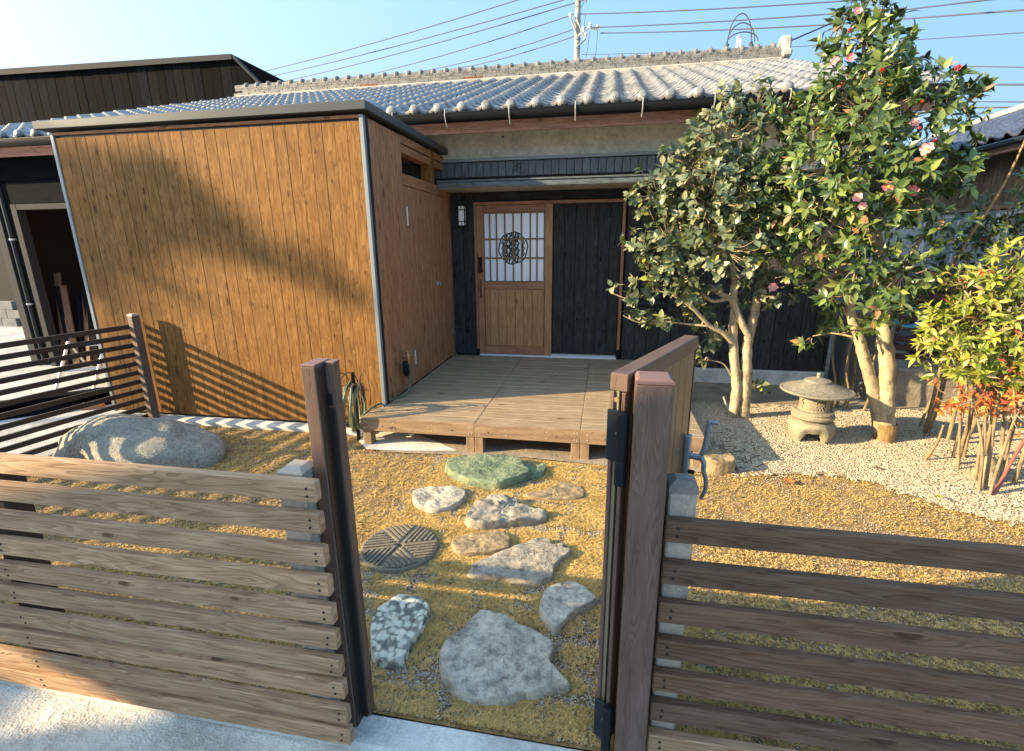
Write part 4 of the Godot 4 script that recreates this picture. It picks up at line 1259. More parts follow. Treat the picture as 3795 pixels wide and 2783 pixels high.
func stones() -> void:
	var G := "stepping stones from the gate to the deck"
	stone("stepping_stone", "large mottled green stepping stone right in front of the deck", "stepping stone", V([-1.2, -3.5, -1.14, -3.6, -0.87, -3.66, -0.64, -3.66, -0.55, -3.48, -0.5, -3.39, -0.64, -3.24, -0.72, -3.18, -1.02, -3.25, -1.16, -3.39]), 0.07, M.stone_green, 1, G, 0.006, Vector2(0.03, 0.0))
	stone("stepping_stone", "low dark green slab tucked against the green stone's right side", "stone", V([-0.58, -3.62, -0.48, -3.62, -0.40, -3.58, -0.42, -3.43, -0.49, -3.37, -0.60, -3.42]), 0.03, M.stone_green, 2, G, 0.02)
	stone("stepping_stone", "small rounded grey stepping stone below the green stone's left end", "stepping stone", V([-1.29, -2.99, -1.25, -3.08, -1.08, -3.13, -0.94, -3.1, -0.91, -2.98, -0.97, -2.84, -1.09, -2.79, -1.22, -2.86]), 0.04, M.stone_grey, 3, G, 0.008)
	stone("stepping_stone", "thin flat sandy stone almost sunk in the grass, right of the rough one", "stepping stone", V([-0.51, -3.12, -0.41, -3.19, -0.24, -3.34, -0.1, -3.31, -0.09, -3.16, -0.22, -3.11, -0.38, -3.09]), 0.022, M.stone_tan, 4, G, 0.008)
	stone("stepping_stone", "rough pale stepping stone with a ragged right end, mid path", "stepping stone", V([-0.82, -2.73, -0.8, -2.88, -0.73, -2.99, -0.56, -3.02, -0.48, -2.94, -0.32, -2.89, -0.34, -2.8, -0.51, -2.72, -0.7, -2.65, -0.79, -2.67]), 0.06, M.stone_pale, 5, G, 0.022, Vector2(-0.05, 0))
	stone("stepping_stone", "small oblong orange-tan stepping stone right of the millstone", "stepping stone", V([-0.82, -2.43, -0.84, -2.52, -0.68, -2.59, -0.59, -2.63, -0.51, -2.58, -0.49, -2.47, -0.59, -2.41, -0.76, -2.37]), 0.035, M.stone_tan, 6, G, 0.006)
	stone("stepping_stone", "large flat angular tan flagstone with a notched far corner", "stepping stone", V([-0.65, -2.19, -0.65, -2.29, -0.53, -2.41, -0.32, -2.59, -0.26, -2.585, -0.24, -2.53, -0.16, -2.57, -0.18, -2.52, -0.12, -2.5, -0.2, -2.37, -0.22, -2.23, -0.34, -2.18, -0.44, -2.2]), 0.042, M.stone_pale, 7, G, 0.007)
	stone("stepping_stone", "dark stepping stone speckled with white lichen, by the left gate post", "stepping stone", V([-1.01, -1.75, -1.02, -1.84, -0.97, -1.95, -0.9, -1.98, -0.81, -1.95, -0.77, -1.89, -0.77, -1.78, -0.78, -1.68, -0.79, -1.59, -0.86, -1.57, -0.92, -1.59, -0.97, -1.67]), 0.05, M.stone_lichen, 8, G, 0.012)
	stone("stepping_stone", "smooth grey stepping stone half in sun, near the gate leaf", "stepping stone", V([-0.25, -2.03, -0.23, -2.12, -0.16, -2.19, -0.08, -2.21, 0.0, -2.14, 0.02, -2.09, -0.08, -2.0, -0.15, -1.88, -0.2, -1.92, -0.24, -1.97]), 0.055, M.stone_grey, 9, G, 0.006)
	stone("stepping_stone", "biggest grey stepping stone, just inside the gateway", "stepping stone", V([-0.62, -1.61, -0.64, -1.7, -0.59, -1.78, -0.57, -1.85, -0.52, -1.92, -0.41, -1.93, -0.31, -1.87, -0.18, -1.82, -0.15, -1.76, -0.165, -1.69, -0.12, -1.64, -0.07, -1.59, -0.17, -1.565, -0.21, -1.53, -0.27, -1.52, -0.3, -1.49, -0.44, -1.47, -0.53, -1.5, -0.59, -1.56]), 0.05, M.stone_grey, 10, G, 0.016)
	stone("block_stone", "squared sandy stone block at the deck's right front corner", "stone", V([0.82, -3.78, 0.83, -3.89, 1.02, -3.92, 1.06, -3.86, 1.05, -3.74, 0.90, -3.70]), 0.12, M.stone_tan, 12, "", 0.008)
	stone("small_rock", "small half-buried rock beside the nandina canes", "stone", V([3.12, -3.72, 3.2, -3.78, 3.4, -3.76, 3.48, -3.66, 3.4, -3.58, 3.2, -3.6]), 0.06, M.stone_grey, 14, "", 0.02)
	# millstone with its dressed furrows
	var T := thing("millstone", "round old millstone with radial grooves set in the path", "millstone", Vector3(-1.135, 0.0, -2.385), 0.35, G)
	var R := 0.222
	var oc := PackedVector2Array()
	for k in 20: oc.append(Vector2(-1.135 + R * cos(TAU * k / 20), -2.385 + R * sin(TAU * k / 20)))
	outlines.append(oc)
	part("disc", lathe([Vector2(0.235, -0.03), Vector2(0.235, 0.0), Vector2(0.228, 0.022), Vector2(0.218, 0.028), Vector2(0.020, 0.030), Vector2(0.014, 0.014), Vector2(0, 0.012)], 56), M.stone_mill, T)
	var lands := st_new()
	for sec in 6:
		var b := Basis(Vector3.UP, sec * TAU / 6.0)
		for k in 7:
			var off := 0.012 + k * 0.0265
			var x0 := off / tan(deg_to_rad(60)) + 0.02
			var x1 := sqrt(max(0.0, 0.213 * 0.213 - off * off))
			if x1 - x0 < 0.015: continue
			add_box(lands, Vector3(x1 - x0, 0.011, 0.0175), b * Vector3((x0 + x1) / 2, 0.0325 + rng.randf_range(-0.001, 0.001), off), 0.003, roff(), b)
	part("ridge", lands.commit(), M.stone_mill, T)
	# the boulder inside the left fence
	var nz := noise(0.75, 77, 2)
	var nf := noise(11.0, 78, 3)
	var P := []
	for i in 31:
		var r := []
		var v := PI * 0.5 - (PI * 0.62) * i / 30.0
		for k in 57:
			var w := TAU * (k % 56) / 56.0
			var d := Vector3(cos(v) * cos(w), sin(v), cos(v) * sin(w))
			var sc := 1.0 + nz.get_noise_3dv(d) * 0.26 + nf.get_noise_3dv(d) * 0.022 + 0.10 * sin(w * 2.0 + 0.6) * cos(v)
			var p := Vector3(d.x * 0.74, d.y * 0.335, d.z * 0.50) * sc
			p.y -= 0.05 * clampf(-d.x, 0, 1) * 2.0
			r.append(p)
		P.append(r)
	tag(part("boulder", grid_mesh(P, true, 0.05), M.granite, self, Transform3D(Basis(Vector3.UP, 0.12), Vector3(-3.97, 0.015, -3.28))), "large pale speckled granite boulder behind the left fence", "boulder")
	var bo := PackedVector2Array()
	for k in 16: bo.append(Vector2(-3.97 + 0.72 * cos(TAU * k / 16), -3.28 + 0.47 * sin(TAU * k / 16)))
	outlines.append(bo)

func stone_lantern() -> void:
	var T := thing("stone_lantern", "small grey stone snow-viewing lantern with wide round roof on the gravel", "stone lantern", Vector3(1.90, 0.0, -4.60), 0.35)
	# arched base: its lower rim rises between three feet
	var P := []
	var rows := [[0.0, 0.150], [0.12, 0.158], [0.3, 0.172], [0.5, 0.185], [0.7, 0.186], [0.86, 0.165], [0.95, 0.135], [1.0, 0.10]]
	var N := 72
	for inner in 2:
		var Q := []
		for rw in rows:
			var r := []
			for k in N + 1:
				var w := TAU * (k % N) / N
				var ar: float = clampf((cos(3.0 * w) + 0.45) / 1.0, 0.0, 1.0)
				var yb := 0.105 * pow(ar, 0.6)
				var y: float = lerpf(yb, 0.205, rw[0])
				var rad: float = rw[1] + (0.012 * (1.0 - rw[0]) * (1.0 - ar)) - (0.04 if inner else 0.0)
				r.append(Vector3(rad * cos(w), y, rad * sin(w)))
			Q.append(r)
		part("base", grid_mesh(Q, true, 0.05, inner == 0), M.lantern, T)
		P.append(Q)
	part("base_rim", grid_mesh([P[1][0], P[0][0]], true, 0.05), M.lantern, T)
	part("base_foot", lathe([Vector2(0.0, 0.0), Vector2(0.055, 0.0), Vector2(0.05, 0.03), Vector2(0, 0.05)], 12), M.lantern, T)
	part("collar", lathe([Vector2(0.0, 0.195), Vector2(0.115, 0.196), Vector2(0.15, 0.213), Vector2(0.172, 0.228), Vector2(0.175, 0.248), Vector2(0.160, 0.258), Vector2(0.160, 0.270), Vector2(0.166, 0.274), Vector2(0.158, 0.287), Vector2(0.126, 0.293), Vector2(0, 0.293)], 40), M.lantern, T)
	# fire box with lozenge openings
	var fb := part("fire_box", lathe([Vector2(0.125, 0.292), Vector2(0.125, 0.308), Vector2(0.118, 0.312), Vector2(0.118, 0.318), Vector2(0.0, 0.318)], 40), M.lantern, T)
	part("fire_box_top", lathe([Vector2(0.0, 0.398), Vector2(0.120, 0.398), Vector2(0.120, 0.415), Vector2(0.0, 0.418)], 40), M.lantern, T)
	part("fire_box_core", lathe([Vector2(0.095, 0.31), Vector2(0.095, 0.405)], 24), M.gate_dark, T)
	for k in 4:
		var w := TAU * k / 4.0 + 0.3
		var s := st_new()
		for j in 6:
			var w0 := w + 0.34 + j * 0.15
			var b := Basis(Vector3.UP, -w0)
			add_box(s, Vector3(0.022, 0.084, 0.020), b * Vector3(0.108, 0.357, 0), 0.002, Vector2.ZERO, b)
		part("fire_box_wall", s.commit(), M.lantern, T)
		var g := st_new()
		for j in 3:
			for sg in [-1.0, 1.0]:
				var w0 := w - 0.22 + j * 0.22
				var b := Basis(Vector3.UP, -w0) * Basis(Vector3.RIGHT, sg * 0.62)
				add_box(g, Vector3(0.016, 0.10, 0.010), Basis(Vector3.UP, -w0) * Vector3(0.110, 0.357, 0), 0.001, Vector2.ZERO, b)
		part("lattice", g.commit(), M.lantern, T)
	part("roof", lathe([Vector2(0.0, 0.416), Vector2(0.12, 0.417), Vector2(0.22, 0.442), Vector2(0.285, 0.461), Vector2(0.292, 0.468), Vector2(0.291, 0.480), Vector2(0.284, 0.484), Vector2(0.262, 0.485), Vector2(0.20, 0.508), Vector2(0.13, 0.539), Vector2(0.104, 0.548)], 56), M.lantern_roof, T)
	part("roof_disc", lathe([Vector2(0.104, 0.546), Vector2(0.108, 0.554), Vector2(0.104, 0.566), Vector2(0.06, 0.580), Vector2(0.024, 0.590), Vector2(0.0, 0.592)], 36), M.lantern_roof, T)
	part("finial", lathe([Vector2(0.018, 0.586), Vector2(0.014, 0.604), Vector2(0.017, 0.616), Vector2(0.012, 0.630), Vector2(0, 0.634)], 14), M.lantern, T)

# ------------------------------------------------------------------ plants
# a leaf that lies along +z with its upper face towards +y, folded along the midrib and curved down
func leaf(len: float, wid: float, fold: float, droop: float, tip := 1.0) -> ArrayMesh:
	var P := []
	var n := 5
	for i in n + 1:
		var t := float(i) / n
		var w := wid * 0.5 * pow(sin(PI * pow(t, 0.85)), 0.8) if i > 0 and i < n else 0.002
		if t > 0.75: w *= tip
		var y := -droop * t * t * len
		P.append([Vector3(-w, y + w * fold, t * len), Vector3(0, y, t * len), Vector3(w, y + w * fold, t * len)])
	return grid_mesh(P, false, 0.5, true)

func flat_mat(c: Color, rough: float, back := 0.35) -> StandardMaterial3D:
	var m := StandardMaterial3D.new()
	m.albedo_color = c.linear_to_srgb()
	m.roughness = rough
	m.backlight_enabled = true
	m.backlight = Color(c.r * back * 2.0, c.g * back * 2.0, c.b * back).linear_to_srgb()
	return m

func tinted(rough: float, back: Color) -> StandardMaterial3D:
	var m := StandardMaterial3D.new()
	m.vertex_color_use_as_albedo = true
	m.roughness = rough
	m.backlight_enabled = true
	m.backlight = back
	return m

func leaf_basis(dir: Vector3, up: Vector3) -> Basis:
	var z := dir.normalized()
	var x := up.cross(z)
	if x.length() < 0.05: x = Vector3.RIGHT.cross(z)
	x = x.normalized()
	return Basis(x, z.cross(x).normalized(), z)

# put the leaves of a plant in: the nearest ones singly, the others as one part
func hang_leaves(T: Node3D, L: Array, mesh: ArrayMesh, mats: Array, cols: Array, rough: float, single: int, called := "leaf") -> void:
	for l in L: l.append((T.transform * l[0].origin).distance_to(EYE) + rng.randf() * 0.25)
	L.sort_custom(func(a, b): return a[2] < b[2])
	for i in min(single, L.size()):
		part(called, mesh, mats[L[i][1]], T, L[i][0])
	var mm := MultiMesh.new()
	mm.transform_format = MultiMesh.TRANSFORM_3D
	mm.use_colors = true
	mm.mesh = mesh
	mm.instance_count = max(0, L.size() - single)
	for i in range(single, L.size()):
		mm.set_instance_transform(i - single, L[i][0])
		var c: Color = cols[L[i][1]]
		var k := rng.randf_range(0.78, 1.22)
		mm.set_instance_color(i - single, Color(c.r * k * rng.randf_range(0.9, 1.1), c.g * k, c.b * k))
	var o := MultiMeshInstance3D.new()
	o.name = numbered("foliage", T)
	o.multimesh = mm
	o.material_override = tinted(rough, Color(0.16, 0.22, 0.03).linear_to_srgb())
	T.add_child(o, true)
	o.set_meta("kind", "stuff")

# rosettes of leaves through a crown made of balls [x, y, z, r]; returns [transform, colour number] pairs
func crown(T: Node3D, balls: Array, density: float, per: int, sz: Vector2, spread: float, weights: Array, limbs: Array, twig_m: Material, lean := Vector3(-0.1, 0.55, 0.35)) -> Array:
	var L := []
	var s := st_new()
	for b in balls:
		var c := Vector3(b[0], b[1], b[2])
		var near := c
		var best := 9.0
		for l in limbs:
			var d: float = l.distance_to(c) + max(0.0, l.y - c.y) * 0.6
			if d < best: best = d; near = l
		if best < 2.0: add_tube(s, smooth([near, near.lerp(c, 0.5) + Vector3(rng.randf_range(-0.05, 0.05), 0.03, rng.randf_range(-0.05, 0.05)), c], 3), radii(7, 0.011, 0.006), 5, false)
		var n := int(density * b[3] * b[3] * 10.0)
		for i in n:
			var dir := Vector3(rng.randfn(), rng.randfn(), rng.randfn()).normalized()
			var rr: float = b[3] * pow(rng.randf(), 0.42) * rng.randf_range(0.85, 1.15)
			var p := c + dir * rr
			var ax: Vector3 = (dir * 0.9 + lean + Vector3(rng.randfn(), rng.randfn(), rng.randfn()) * 0.35).normalized()
			var root: Vector3 = c + dir * rr * 0.35
			if rng.randf() < 0.75: add_tube(s, [root, root.lerp(p, 0.55) - Vector3(0, 0.012, 0), p + ax * 0.03], [0.0035, 0.0028, 0.0015], 3, false)
			var side := ax.cross(Vector3(rng.randf(), rng.randf(), rng.randf())).normalized()
			var kn := per + rng.randi_range(-1, 2)
			for k in kn:
				var a := k * 2.4 + rng.randf() * 0.5
				var out := side.rotated(ax, a)
				var ang := rng.randf_range(0.35, 1.0) * spread
				var ld := (ax * cos(ang) + out * sin(ang)).normalized()
				var bs := leaf_basis(ld + Vector3(0, -0.12, 0), ax + Vector3(0, 0.4, 0) + Vector3(rng.randfn(), rng.randfn(), rng.randfn()) * 0.18)
				var f := rng.randf_range(sz.x, sz.y)
				var r := rng.randf()
				var ci := 0
				while ci < weights.size() - 1 and r > weights[ci]:
					r -= weights[ci]
					ci += 1
				L.append([Transform3D(bs.scaled(Vector3.ONE * f), p + ax * (0.035 - 0.085 * rng.randf() * k / kn) + ld * 0.006), ci])
	if balls.size(): part("twigs", s.commit(), twig_m, T)
	return L

func flower(T: Node3D, p: Vector3, face: Vector3, size: float, m: Material, bud := false) -> void:
	var s := st_new()
	var b := leaf_basis(face, Vector3(0.1, 1, 0.2))
	for k in 6:
		var a := TAU * k / 6.0 + rng.randf() * 0.3
		var open := 1.25 if not bud else 0.35
		open += rng.randf_range(-0.2, 0.2)
		var d := (b.z * cos(open) + (b.x * cos(a) + b.y * sin(a)) * sin(open)).normalized()
		var lb := leaf_basis(d, b.z)
		var lf := leaf(size, size * 0.85, 0.35, -0.15, 1.3)
		s.append_from(lf, 0, Transform3D(lb, p))
	var o := part("flower", s.commit(), m, T)
	if not bud:
		var c := st_new()
		add_lathe(c, [Vector2(0, 0), Vector2(size * 0.2, size * 0.05), Vector2(size * 0.22, size * 0.35), Vector2(0.0, size * 0.4)], 10)
		part("stamen", c.commit(), M.stamen, o, Transform3D(Basis(b.x, b.z, -b.y), p))

func W(a: Array) -> Array:
	var o := []
	for i in range(0, a.size(), 3): o.append(Vector3(a[i], a[i + 1], a[i + 2]))
	return o

func limb(T: Node3D, called: String, pts: Array, r0: float, r1: float, m: Material, all: Array, sides := 10) -> void:
	var sp := smooth(pts, 5)
	part(called, tube(sp, radii(sp.size(), r0, r1), sides, 0.07), m, T)
	for p in sp: all.append(p)

func plants() -> void:
	# --- left camellia: two pale trunks
	var A := thing("camellia_tree", "left camellia with twin pale trunks and rounded grey-green leaves", "tree")
	var al := []
	limb(A, "trunk", W([1.36, -0.05, -5.09, 1.365, 0.15, -5.09, 1.36, 0.35, -5.09, 1.31, 0.62, -5.09, 1.27, 0.9, -5.09, 1.26, 1.1, -5.08, 1.235, 1.26, -5.08, 1.24, 1.37, -5.08]), 0.052, 0.034, M.bark, al, 14)
	limb(A, "trunk", W([1.47, -0.05, -5.11, 1.45, 0.39, -5.10, 1.42, 0.72, -5.10, 1.43, 0.9, -5.1, 1.45, 1.08, -5.1, 1.46, 1.25, -5.1, 1.475, 1.47, -5.1]), 0.056, 0.034, M.bark, al, 14)
	limb(A, "branch", W([1.42, 0.86, -5.07, 1.35, 0.96, -5.05, 1.29, 1.07, -5.04, 1.24, 1.17, -5.03, 1.20, 1.22, -5.0, 1.09, 1.28, -4.98, 1.0, 1.335, -4.97]), 0.035, 0.022, M.bark, al)
	limb(A, "branch", W([1.28, 0.78, -5.07, 1.17, 0.89, -5.02, 1.04, 0.96, -4.99, 0.92, 1.07, -4.95, 0.82, 1.18, -4.9]), 0.028, 0.015, M.bark, al)
	limb(A, "branch", W([0.9, 1.09, -4.95, 0.7, 1.24, -4.95, 0.48, 1.30, -4.95, 0.28, 1.22, -4.95, 0.10, 1.27, -4.95]), 0.012, 0.005, M.bark, al, 6)
	limb(A, "branch", W([0.62, 1.0, -5.0, 0.5, 0.98, -4.97, 0.33, 1.0, -4.95, 0.2, 1.06, -4.95]), 0.008, 0.004, M.bark, al, 6)
	limb(A, "branch", W([1.04, 0.96, -4.99, 0.8, 0.98, -5.0, 0.62, 1.0, -5.0]), 0.010, 0.008, M.bark, al, 6)
	limb(A, "branch", W([1.24, 1.37, -5.08, 1.20, 1.54, -5.08, 1.12, 1.8, -5.05, 1.0, 2.1, -5.0, 0.9, 2.45, -4.97]), 0.032, 0.012, M.bark, al)
	limb(A, "branch", W([1.25, 1.42, -5.04, 1.39, 1.58, -5.0, 1.48, 1.62, -5.0, 1.66, 1.70, -5.0, 1.8, 1.85, -5.0]), 0.020, 0.008, M.bark, al)
	limb(A, "branch", W([1.475, 1.45, -5.1, 1.45, 1.8, -5.1, 1.33, 2.16, -5.1, 1.22, 2.6, -5.1, 1.2, 2.95, -5.1]), 0.032, 0.010, M.bark, al)
	limb(A, "branch", W([1.2, 1.24, -5.02, 1.0, 1.22, -4.9, 0.85, 1.4, -4.85, 0.7, 1.8, -4.9, 0.6, 2.2, -4.95]), 0.018, 0.007, M.bark, al, 7)
	limb(A, "branch", W([1.30, 0.45, -5.09, 1.2, 0.58, -5.05, 1.05, 0.62, -5.02]), 0.010, 0.004, M.bark, al, 6)
	var ab := [[0.47, 2.17, -4.99, 0.27], [0.72, 2.39, -4.89, 0.28], [0.99, 2.62, -4.99, 0.31], [0.88, 2.07, -4.79, 0.36], [1.26, 2.19, -4.99, 0.39], [0.58, 1.75, -4.94, 0.34], [1.03, 1.68, -4.74, 0.34], [1.50, 1.75, -5.09, 0.32], [0.42, 1.48, -4.89, 0.17], [1.59, 1.31, -4.99, 0.17], [1.09, 0.81, -5.29, 0.16], [1.25, 2.88, -5.09, 0.22], [1.00, 2.87, -4.99, 0.17], [0.76, 1.36, -4.92, 0.19], [0.98, 1.08, -5.3, 0.17], [0.74, 2.65, -4.89, 0.13], [0.24, 1.27, -4.95, 0.10], [0.52, 1.32, -4.95, 0.10], [0.10, 1.28, -4.95, 0.06], [0.26, 1.03, -4.95, 0.07], [0.54, 1.0, -4.97, 0.13], [0.3, 1.75, -4.95, 0.12], [1.02, 0.62, -5.02, 0.06], [1.33, 1.15, -5.2, 0.14], [1.62, 0.32, -5.2, 0.08]]
	var acol := [Color(0.075, 0.105, 0.052), Color(0.13, 0.165, 0.085), Color(0.21, 0.23, 0.12), Color(0.30, 0.31, 0.17), Color(0.30, 0.33, 0.05)]
	var am := []
	for c in acol: am.append(flat_mat(c, 0.33))
	var la := crown(A, ab, 66.0, 5, Vector2(0.75, 1.15), 1.25, [0.30, 0.33, 0.22, 0.11, 0.04], al, M.twig)
	hang_leaves(A, la, leaf(0.076, 0.049, 0.22, 0.2, 1.0), am, acol, 0.33, 280)
	# --- right camellia: taller, with pink flowers
	var B := thing("camellia_tree", "tall right camellia with pink flowers and glossy dark pointed leaves", "tree")
	var bl := []
	limb(B, "trunk", W([2.555, -0.05, -4.67, 2.545, 0.12, -4.67, 2.51, 0.34, -4.67, 2.455, 0.72, -4.67, 2.39, 0.96, -4.67, 2.33, 1.27, -4.67, 2.26, 1.57, -4.67, 2.2, 1.76, -4.67, 2.14, 1.9, -4.67]), 0.072, 0.042, M.bark, bl, 16)
	limb(B, "trunk", W([2.535, 0.0, -4.69, 2.46, 0.29, -4.7, 2.37, 0.54, -4.7, 2.27, 0.78, -4.7, 2.20, 0.96, -4.7, 2.13, 1.1, -4.7, 2.07, 1.3, -4.7, 1.95, 1.5, -4.68]), 0.058, 0.028, M.bark, bl, 14)
	part("root_flare", lathe([Vector2(0.088, -0.03), Vector2(0.082, 0.06), Vector2(0.0785, 0.17)], 18), M.bark_orange, B, at(2.546, 0, -4.668))
	limb(B, "branch", W([2.21, 1.73, -4.67, 2.10, 1.89, -4.66, 2.0, 1.97, -4.66, 1.89, 2.04, -4.66, 1.75, 2.2, -4.66]), 0.042, 0.014, M.bark, bl, 12)
	limb(B, "branch", W([2.14, 1.88, -4.67, 2.08, 2.14, -4.67, 2.0, 2.45, -4.66, 1.93, 2.88, -4.64, 1.86, 3.19, -4.64, 1.79, 3.6, -4.64]), 0.03, 0.008, M.bark, bl)
	limb(B, "branch", W([2.31, 1.3, -4.63, 2.37, 1.5, -4.58, 2.44, 1.71, -4.55, 2.49, 1.95, -4.52, 2.54, 2.19, -4.5]), 0.02, 0.008, M.bark, bl)
	limb(B, "branch", W([2.0, 2.5, -4.62, 2.15, 2.62, -4.45, 2.35, 2.68, -4.42, 2.47, 2.76, -4.4, 2.54, 2.87, -4.4]), 0.012, 0.004, M.bark, bl, 6)
	limb(B, "branch", W([2.2, 0.98, -4.7, 2.0, 1.25, -4.74, 1.8, 1.36, -4.78, 1.62, 1.45, -4.8, 1.5, 1.44, -4.78]), 0.014, 0.005, M.bark, bl, 6)
	limb(B, "branch", W([2.36, 1.08, -4.63, 2.3, 1.2, -4.45, 2.25, 1.4, -4.36]), 0.016, 0.006, M.bark, bl, 6)
	var bb := [[1.84, 3.43, -4.67, 0.17], [1.95, 3.27, -4.57, 0.20], [1.74, 3.23, -4.67, 0.18], [1.95, 3.03, -4.57, 0.28], [1.73, 2.92, -4.67, 0.24], [2.16, 2.93, -4.57, 0.17], [1.87, 2.67, -4.47, 0.34], [2.20, 2.61, -4.57, 0.24], [1.63, 2.69, -4.77, 0.22], [1.77, 2.30, -4.47, 0.36], [2.10, 2.27, -4.37, 0.33], [2.40, 2.40, -4.47, 0.13], [1.69, 2.01, -4.67, 0.32], [2.03, 1.98, -4.37, 0.30], [2.36, 2.05, -4.47, 0.18], [1.71, 1.66, -4.77, 0.25], [2.0, 1.58, -4.47, 0.25], [2.28, 1.51, -4.37, 0.22], [2.13, 1.22, -4.32, 0.17], [2.30, 1.19, -4.37, 0.12], [1.92, 1.28, -4.67, 0.18], [2.0, 0.98, -4.57, 0.08], [1.88, 0.92, -4.8, 0.09], [1.40, 2.45, -4.85, 0.20], [1.48, 2.78, -4.85, 0.15], [2.52, 2.84, -4.4, 0.06], [2.40, 2.66, -4.42, 0.18], [2.50, 2.25, -4.4, 0.17], [2.52, 1.86, -4.4, 0.15], [2.30, 2.82, -4.42, 0.12], [1.45, 2.25, -4.8, 0.22], [1.52, 1.95, -4.8, 0.2], [2.55, 2.56, -4.4, 0.08]]
	var bcol := [Color(0.045, 0.078, 0.028), Color(0.08, 0.125, 0.034), Color(0.13, 0.18, 0.045), Color(0.21, 0.26, 0.065), Color(0.32, 0.17, 0.08)]
	var bm := []
	for c in bcol: bm.append(flat_mat(c, 0.28))
	var lb := crown(B, bb, 60.0, 5, Vector2(0.75, 1.2), 1.3, [0.30, 0.32, 0.23, 0.13, 0.02], bl, M.twig, Vector3(-0.05, 0.25, 0.35))
	hang_leaves(B, lb, leaf(0.088, 0.040, 0.3, 0.22, 0.65), bm, bcol, 0.28, 280)
	for f in [[1.78, 2.05, 0.04, 0], [1.83, 1.99, 0.036, 0], [1.98, 2.12, 0.045, 1], [2.13, 2.09, 0.045, 1], [2.08, 2.49, 0.03, 2], [2.06, 2.53, 0.035, 0], [2.17, 2.36, 0.05, 0], [2.21, 2.41, 0.03, 2], [2.24, 2.84, 0.045, 2], [1.56, 3.11, 0.035, 2], [1.60, 2.96, 0.032, 1], [1.50, 2.94, 0.03, 1], [1.81, 2.86, 0.04, 3], [2.09, 2.66, 0.03, 3], [1.61, 3.24, 0.03, 1], [2.22, 2.60, 0.03, 3]]:
		var p := Vector3(f[0], f[1], -4.16 + rng.randf_range(-0.03, 0.03))
		p = EYE + (p - EYE) * 1.012
		flower(B, p, Vector3(-0.35 + rng.randf_range(-0.5, 0.5), 0.25, 1.0), f[2], [M.pink_pale, M.pink, M.pink, mat(0.75, 0.22, 0.08, 0.5)][f[3]], f[3] >= 2)
	for f in [[1.60, 1.42, -4.78, 0.04], [1.48, 1.36, -4.76, 0.045], [1.80, 1.56, -4.72, 0.032]]:
		flower(B, Vector3(f[0], f[1], f[2]), Vector3(-0.3, 0.2, 1), f[3], M.pink_pale if f[3] > 0.035 else M.pink)
	# --- nandina: canes, yellow-green leaves, orange ones low in front
	var N := thing("nandina_shrub", "heavenly bamboo shrub with yellow-green leaves turning orange at its foot", "shrub")
	var nl := []
	for c in [[2.69, -3.71, 2.72, 0.75, -3.95], [2.76, -3.76, 2.80, 0.9, -3.95], [2.72, -3.66, 2.98, 0.9, -3.9], [2.97, -3.94, 2.92, 1.2, -4.1], [2.88, -4.0, 2.80, 1.1, -4.1], [3.14, -4.12, 3.05, 1.5, -4.3], [2.89, -4.33, 2.70, 1.2, -4.2], [2.98, -4.34, 2.9, 1.4, -4.3], [2.80, -4.1, 2.62, 1.0, -4.1], [3.05, -4.05, 3.2, 1.2, -4.1], [2.93, -4.12, 3.0, 1.3, -4.2], [3.35, -4.3, 3.3, 1.4, -4.3], [2.70, -3.72, 2.66, 0.6, -3.9], [2.84, -4.2, 2.75, 1.0, -4.1], [2.79, -3.9, 2.84, 0.8, -4.0], [3.02, -3.88, 3.05, 0.9, -4.0]]:
		var a := Vector3(c[0], -0.03, c[1])
		var b := Vector3(c[2], c[3], c[4])
		var mid := a.lerp(b, 0.45) + Vector3(rng.randf_range(-0.04, 0.04), 0.05, rng.randf_range(-0.03, 0.03))
		limb(N, "cane", [a, mid, b], rng.randf_range(0.009, 0.017), 0.006, M.cane, nl, 8)
	limb(N, "cane", W([2.55, -0.02, -3.74, 2.66, 0.0, -3.66, 2.78, 0.03, -3.70, 2.9, 0.2, -3.8, 3.06, 0.5, -3.9]), 0.02, 0.008, mat(0.26, 0.08, 0.06, 0.7), nl, 8)
	var nb := [[2.98, 1.50, -4.40, 0.29], [2.62, 1.39, -4.20, 0.17], [2.89, 1.24, -4.10, 0.27], [2.63, 1.12, -4.10, 0.22], [2.46, 1.0, -4.10, 0.14], [2.76, 0.94, -4.00, 0.25], [2.95, 0.89, -4.00, 0.20], [3.2, 1.3, -4.2, 0.3], [3.2, 0.9, -4.1, 0.25], [2.5, 1.22, -4.2, 0.12], [2.45, 1.12, -4.05, 0.13], [2.55, 0.86, -4.0, 0.15], [2.78, 1.42, -4.15, 0.2], [2.62, 0.98, -3.95, 0.16], [3.0, 1.1, -3.95, 0.22]]
	var ncol := [Color(0.11, 0.15, 0.022), Color(0.22, 0.25, 0.035), Color(0.34, 0.33, 0.05), Color(0.40, 0.30, 0.13), Color(0.40, 0.06, 0.035), Color(0.17, 0.23, 0.015)]
	var nm := []
	for c in ncol: nm.append(flat_mat(c, 0.42, 0.5))
	var ln := crown(N, nb, 80.0, 6, Vector2(0.7, 1.25), 1.2, [0.22, 0.32, 0.24, 0.08, 0.02, 0.12], nl, M.twig, Vector3(-0.15, 0.1, 0.3))
	hang_leaves(N, ln, leaf(0.072, 0.024, 0.25, 0.25, 0.6), nm, ncol, 0.42, 240)
	var ob := [[2.66, 0.66, -3.90, 0.14], [2.57, 0.62, -4.00, 0.12], [2.83, 0.62, -3.85, 0.16], [2.71, 0.76, -3.90, 0.14], [2.99, 0.66, -3.95, 0.15], [2.90, 0.76, -3.92, 0.12]]
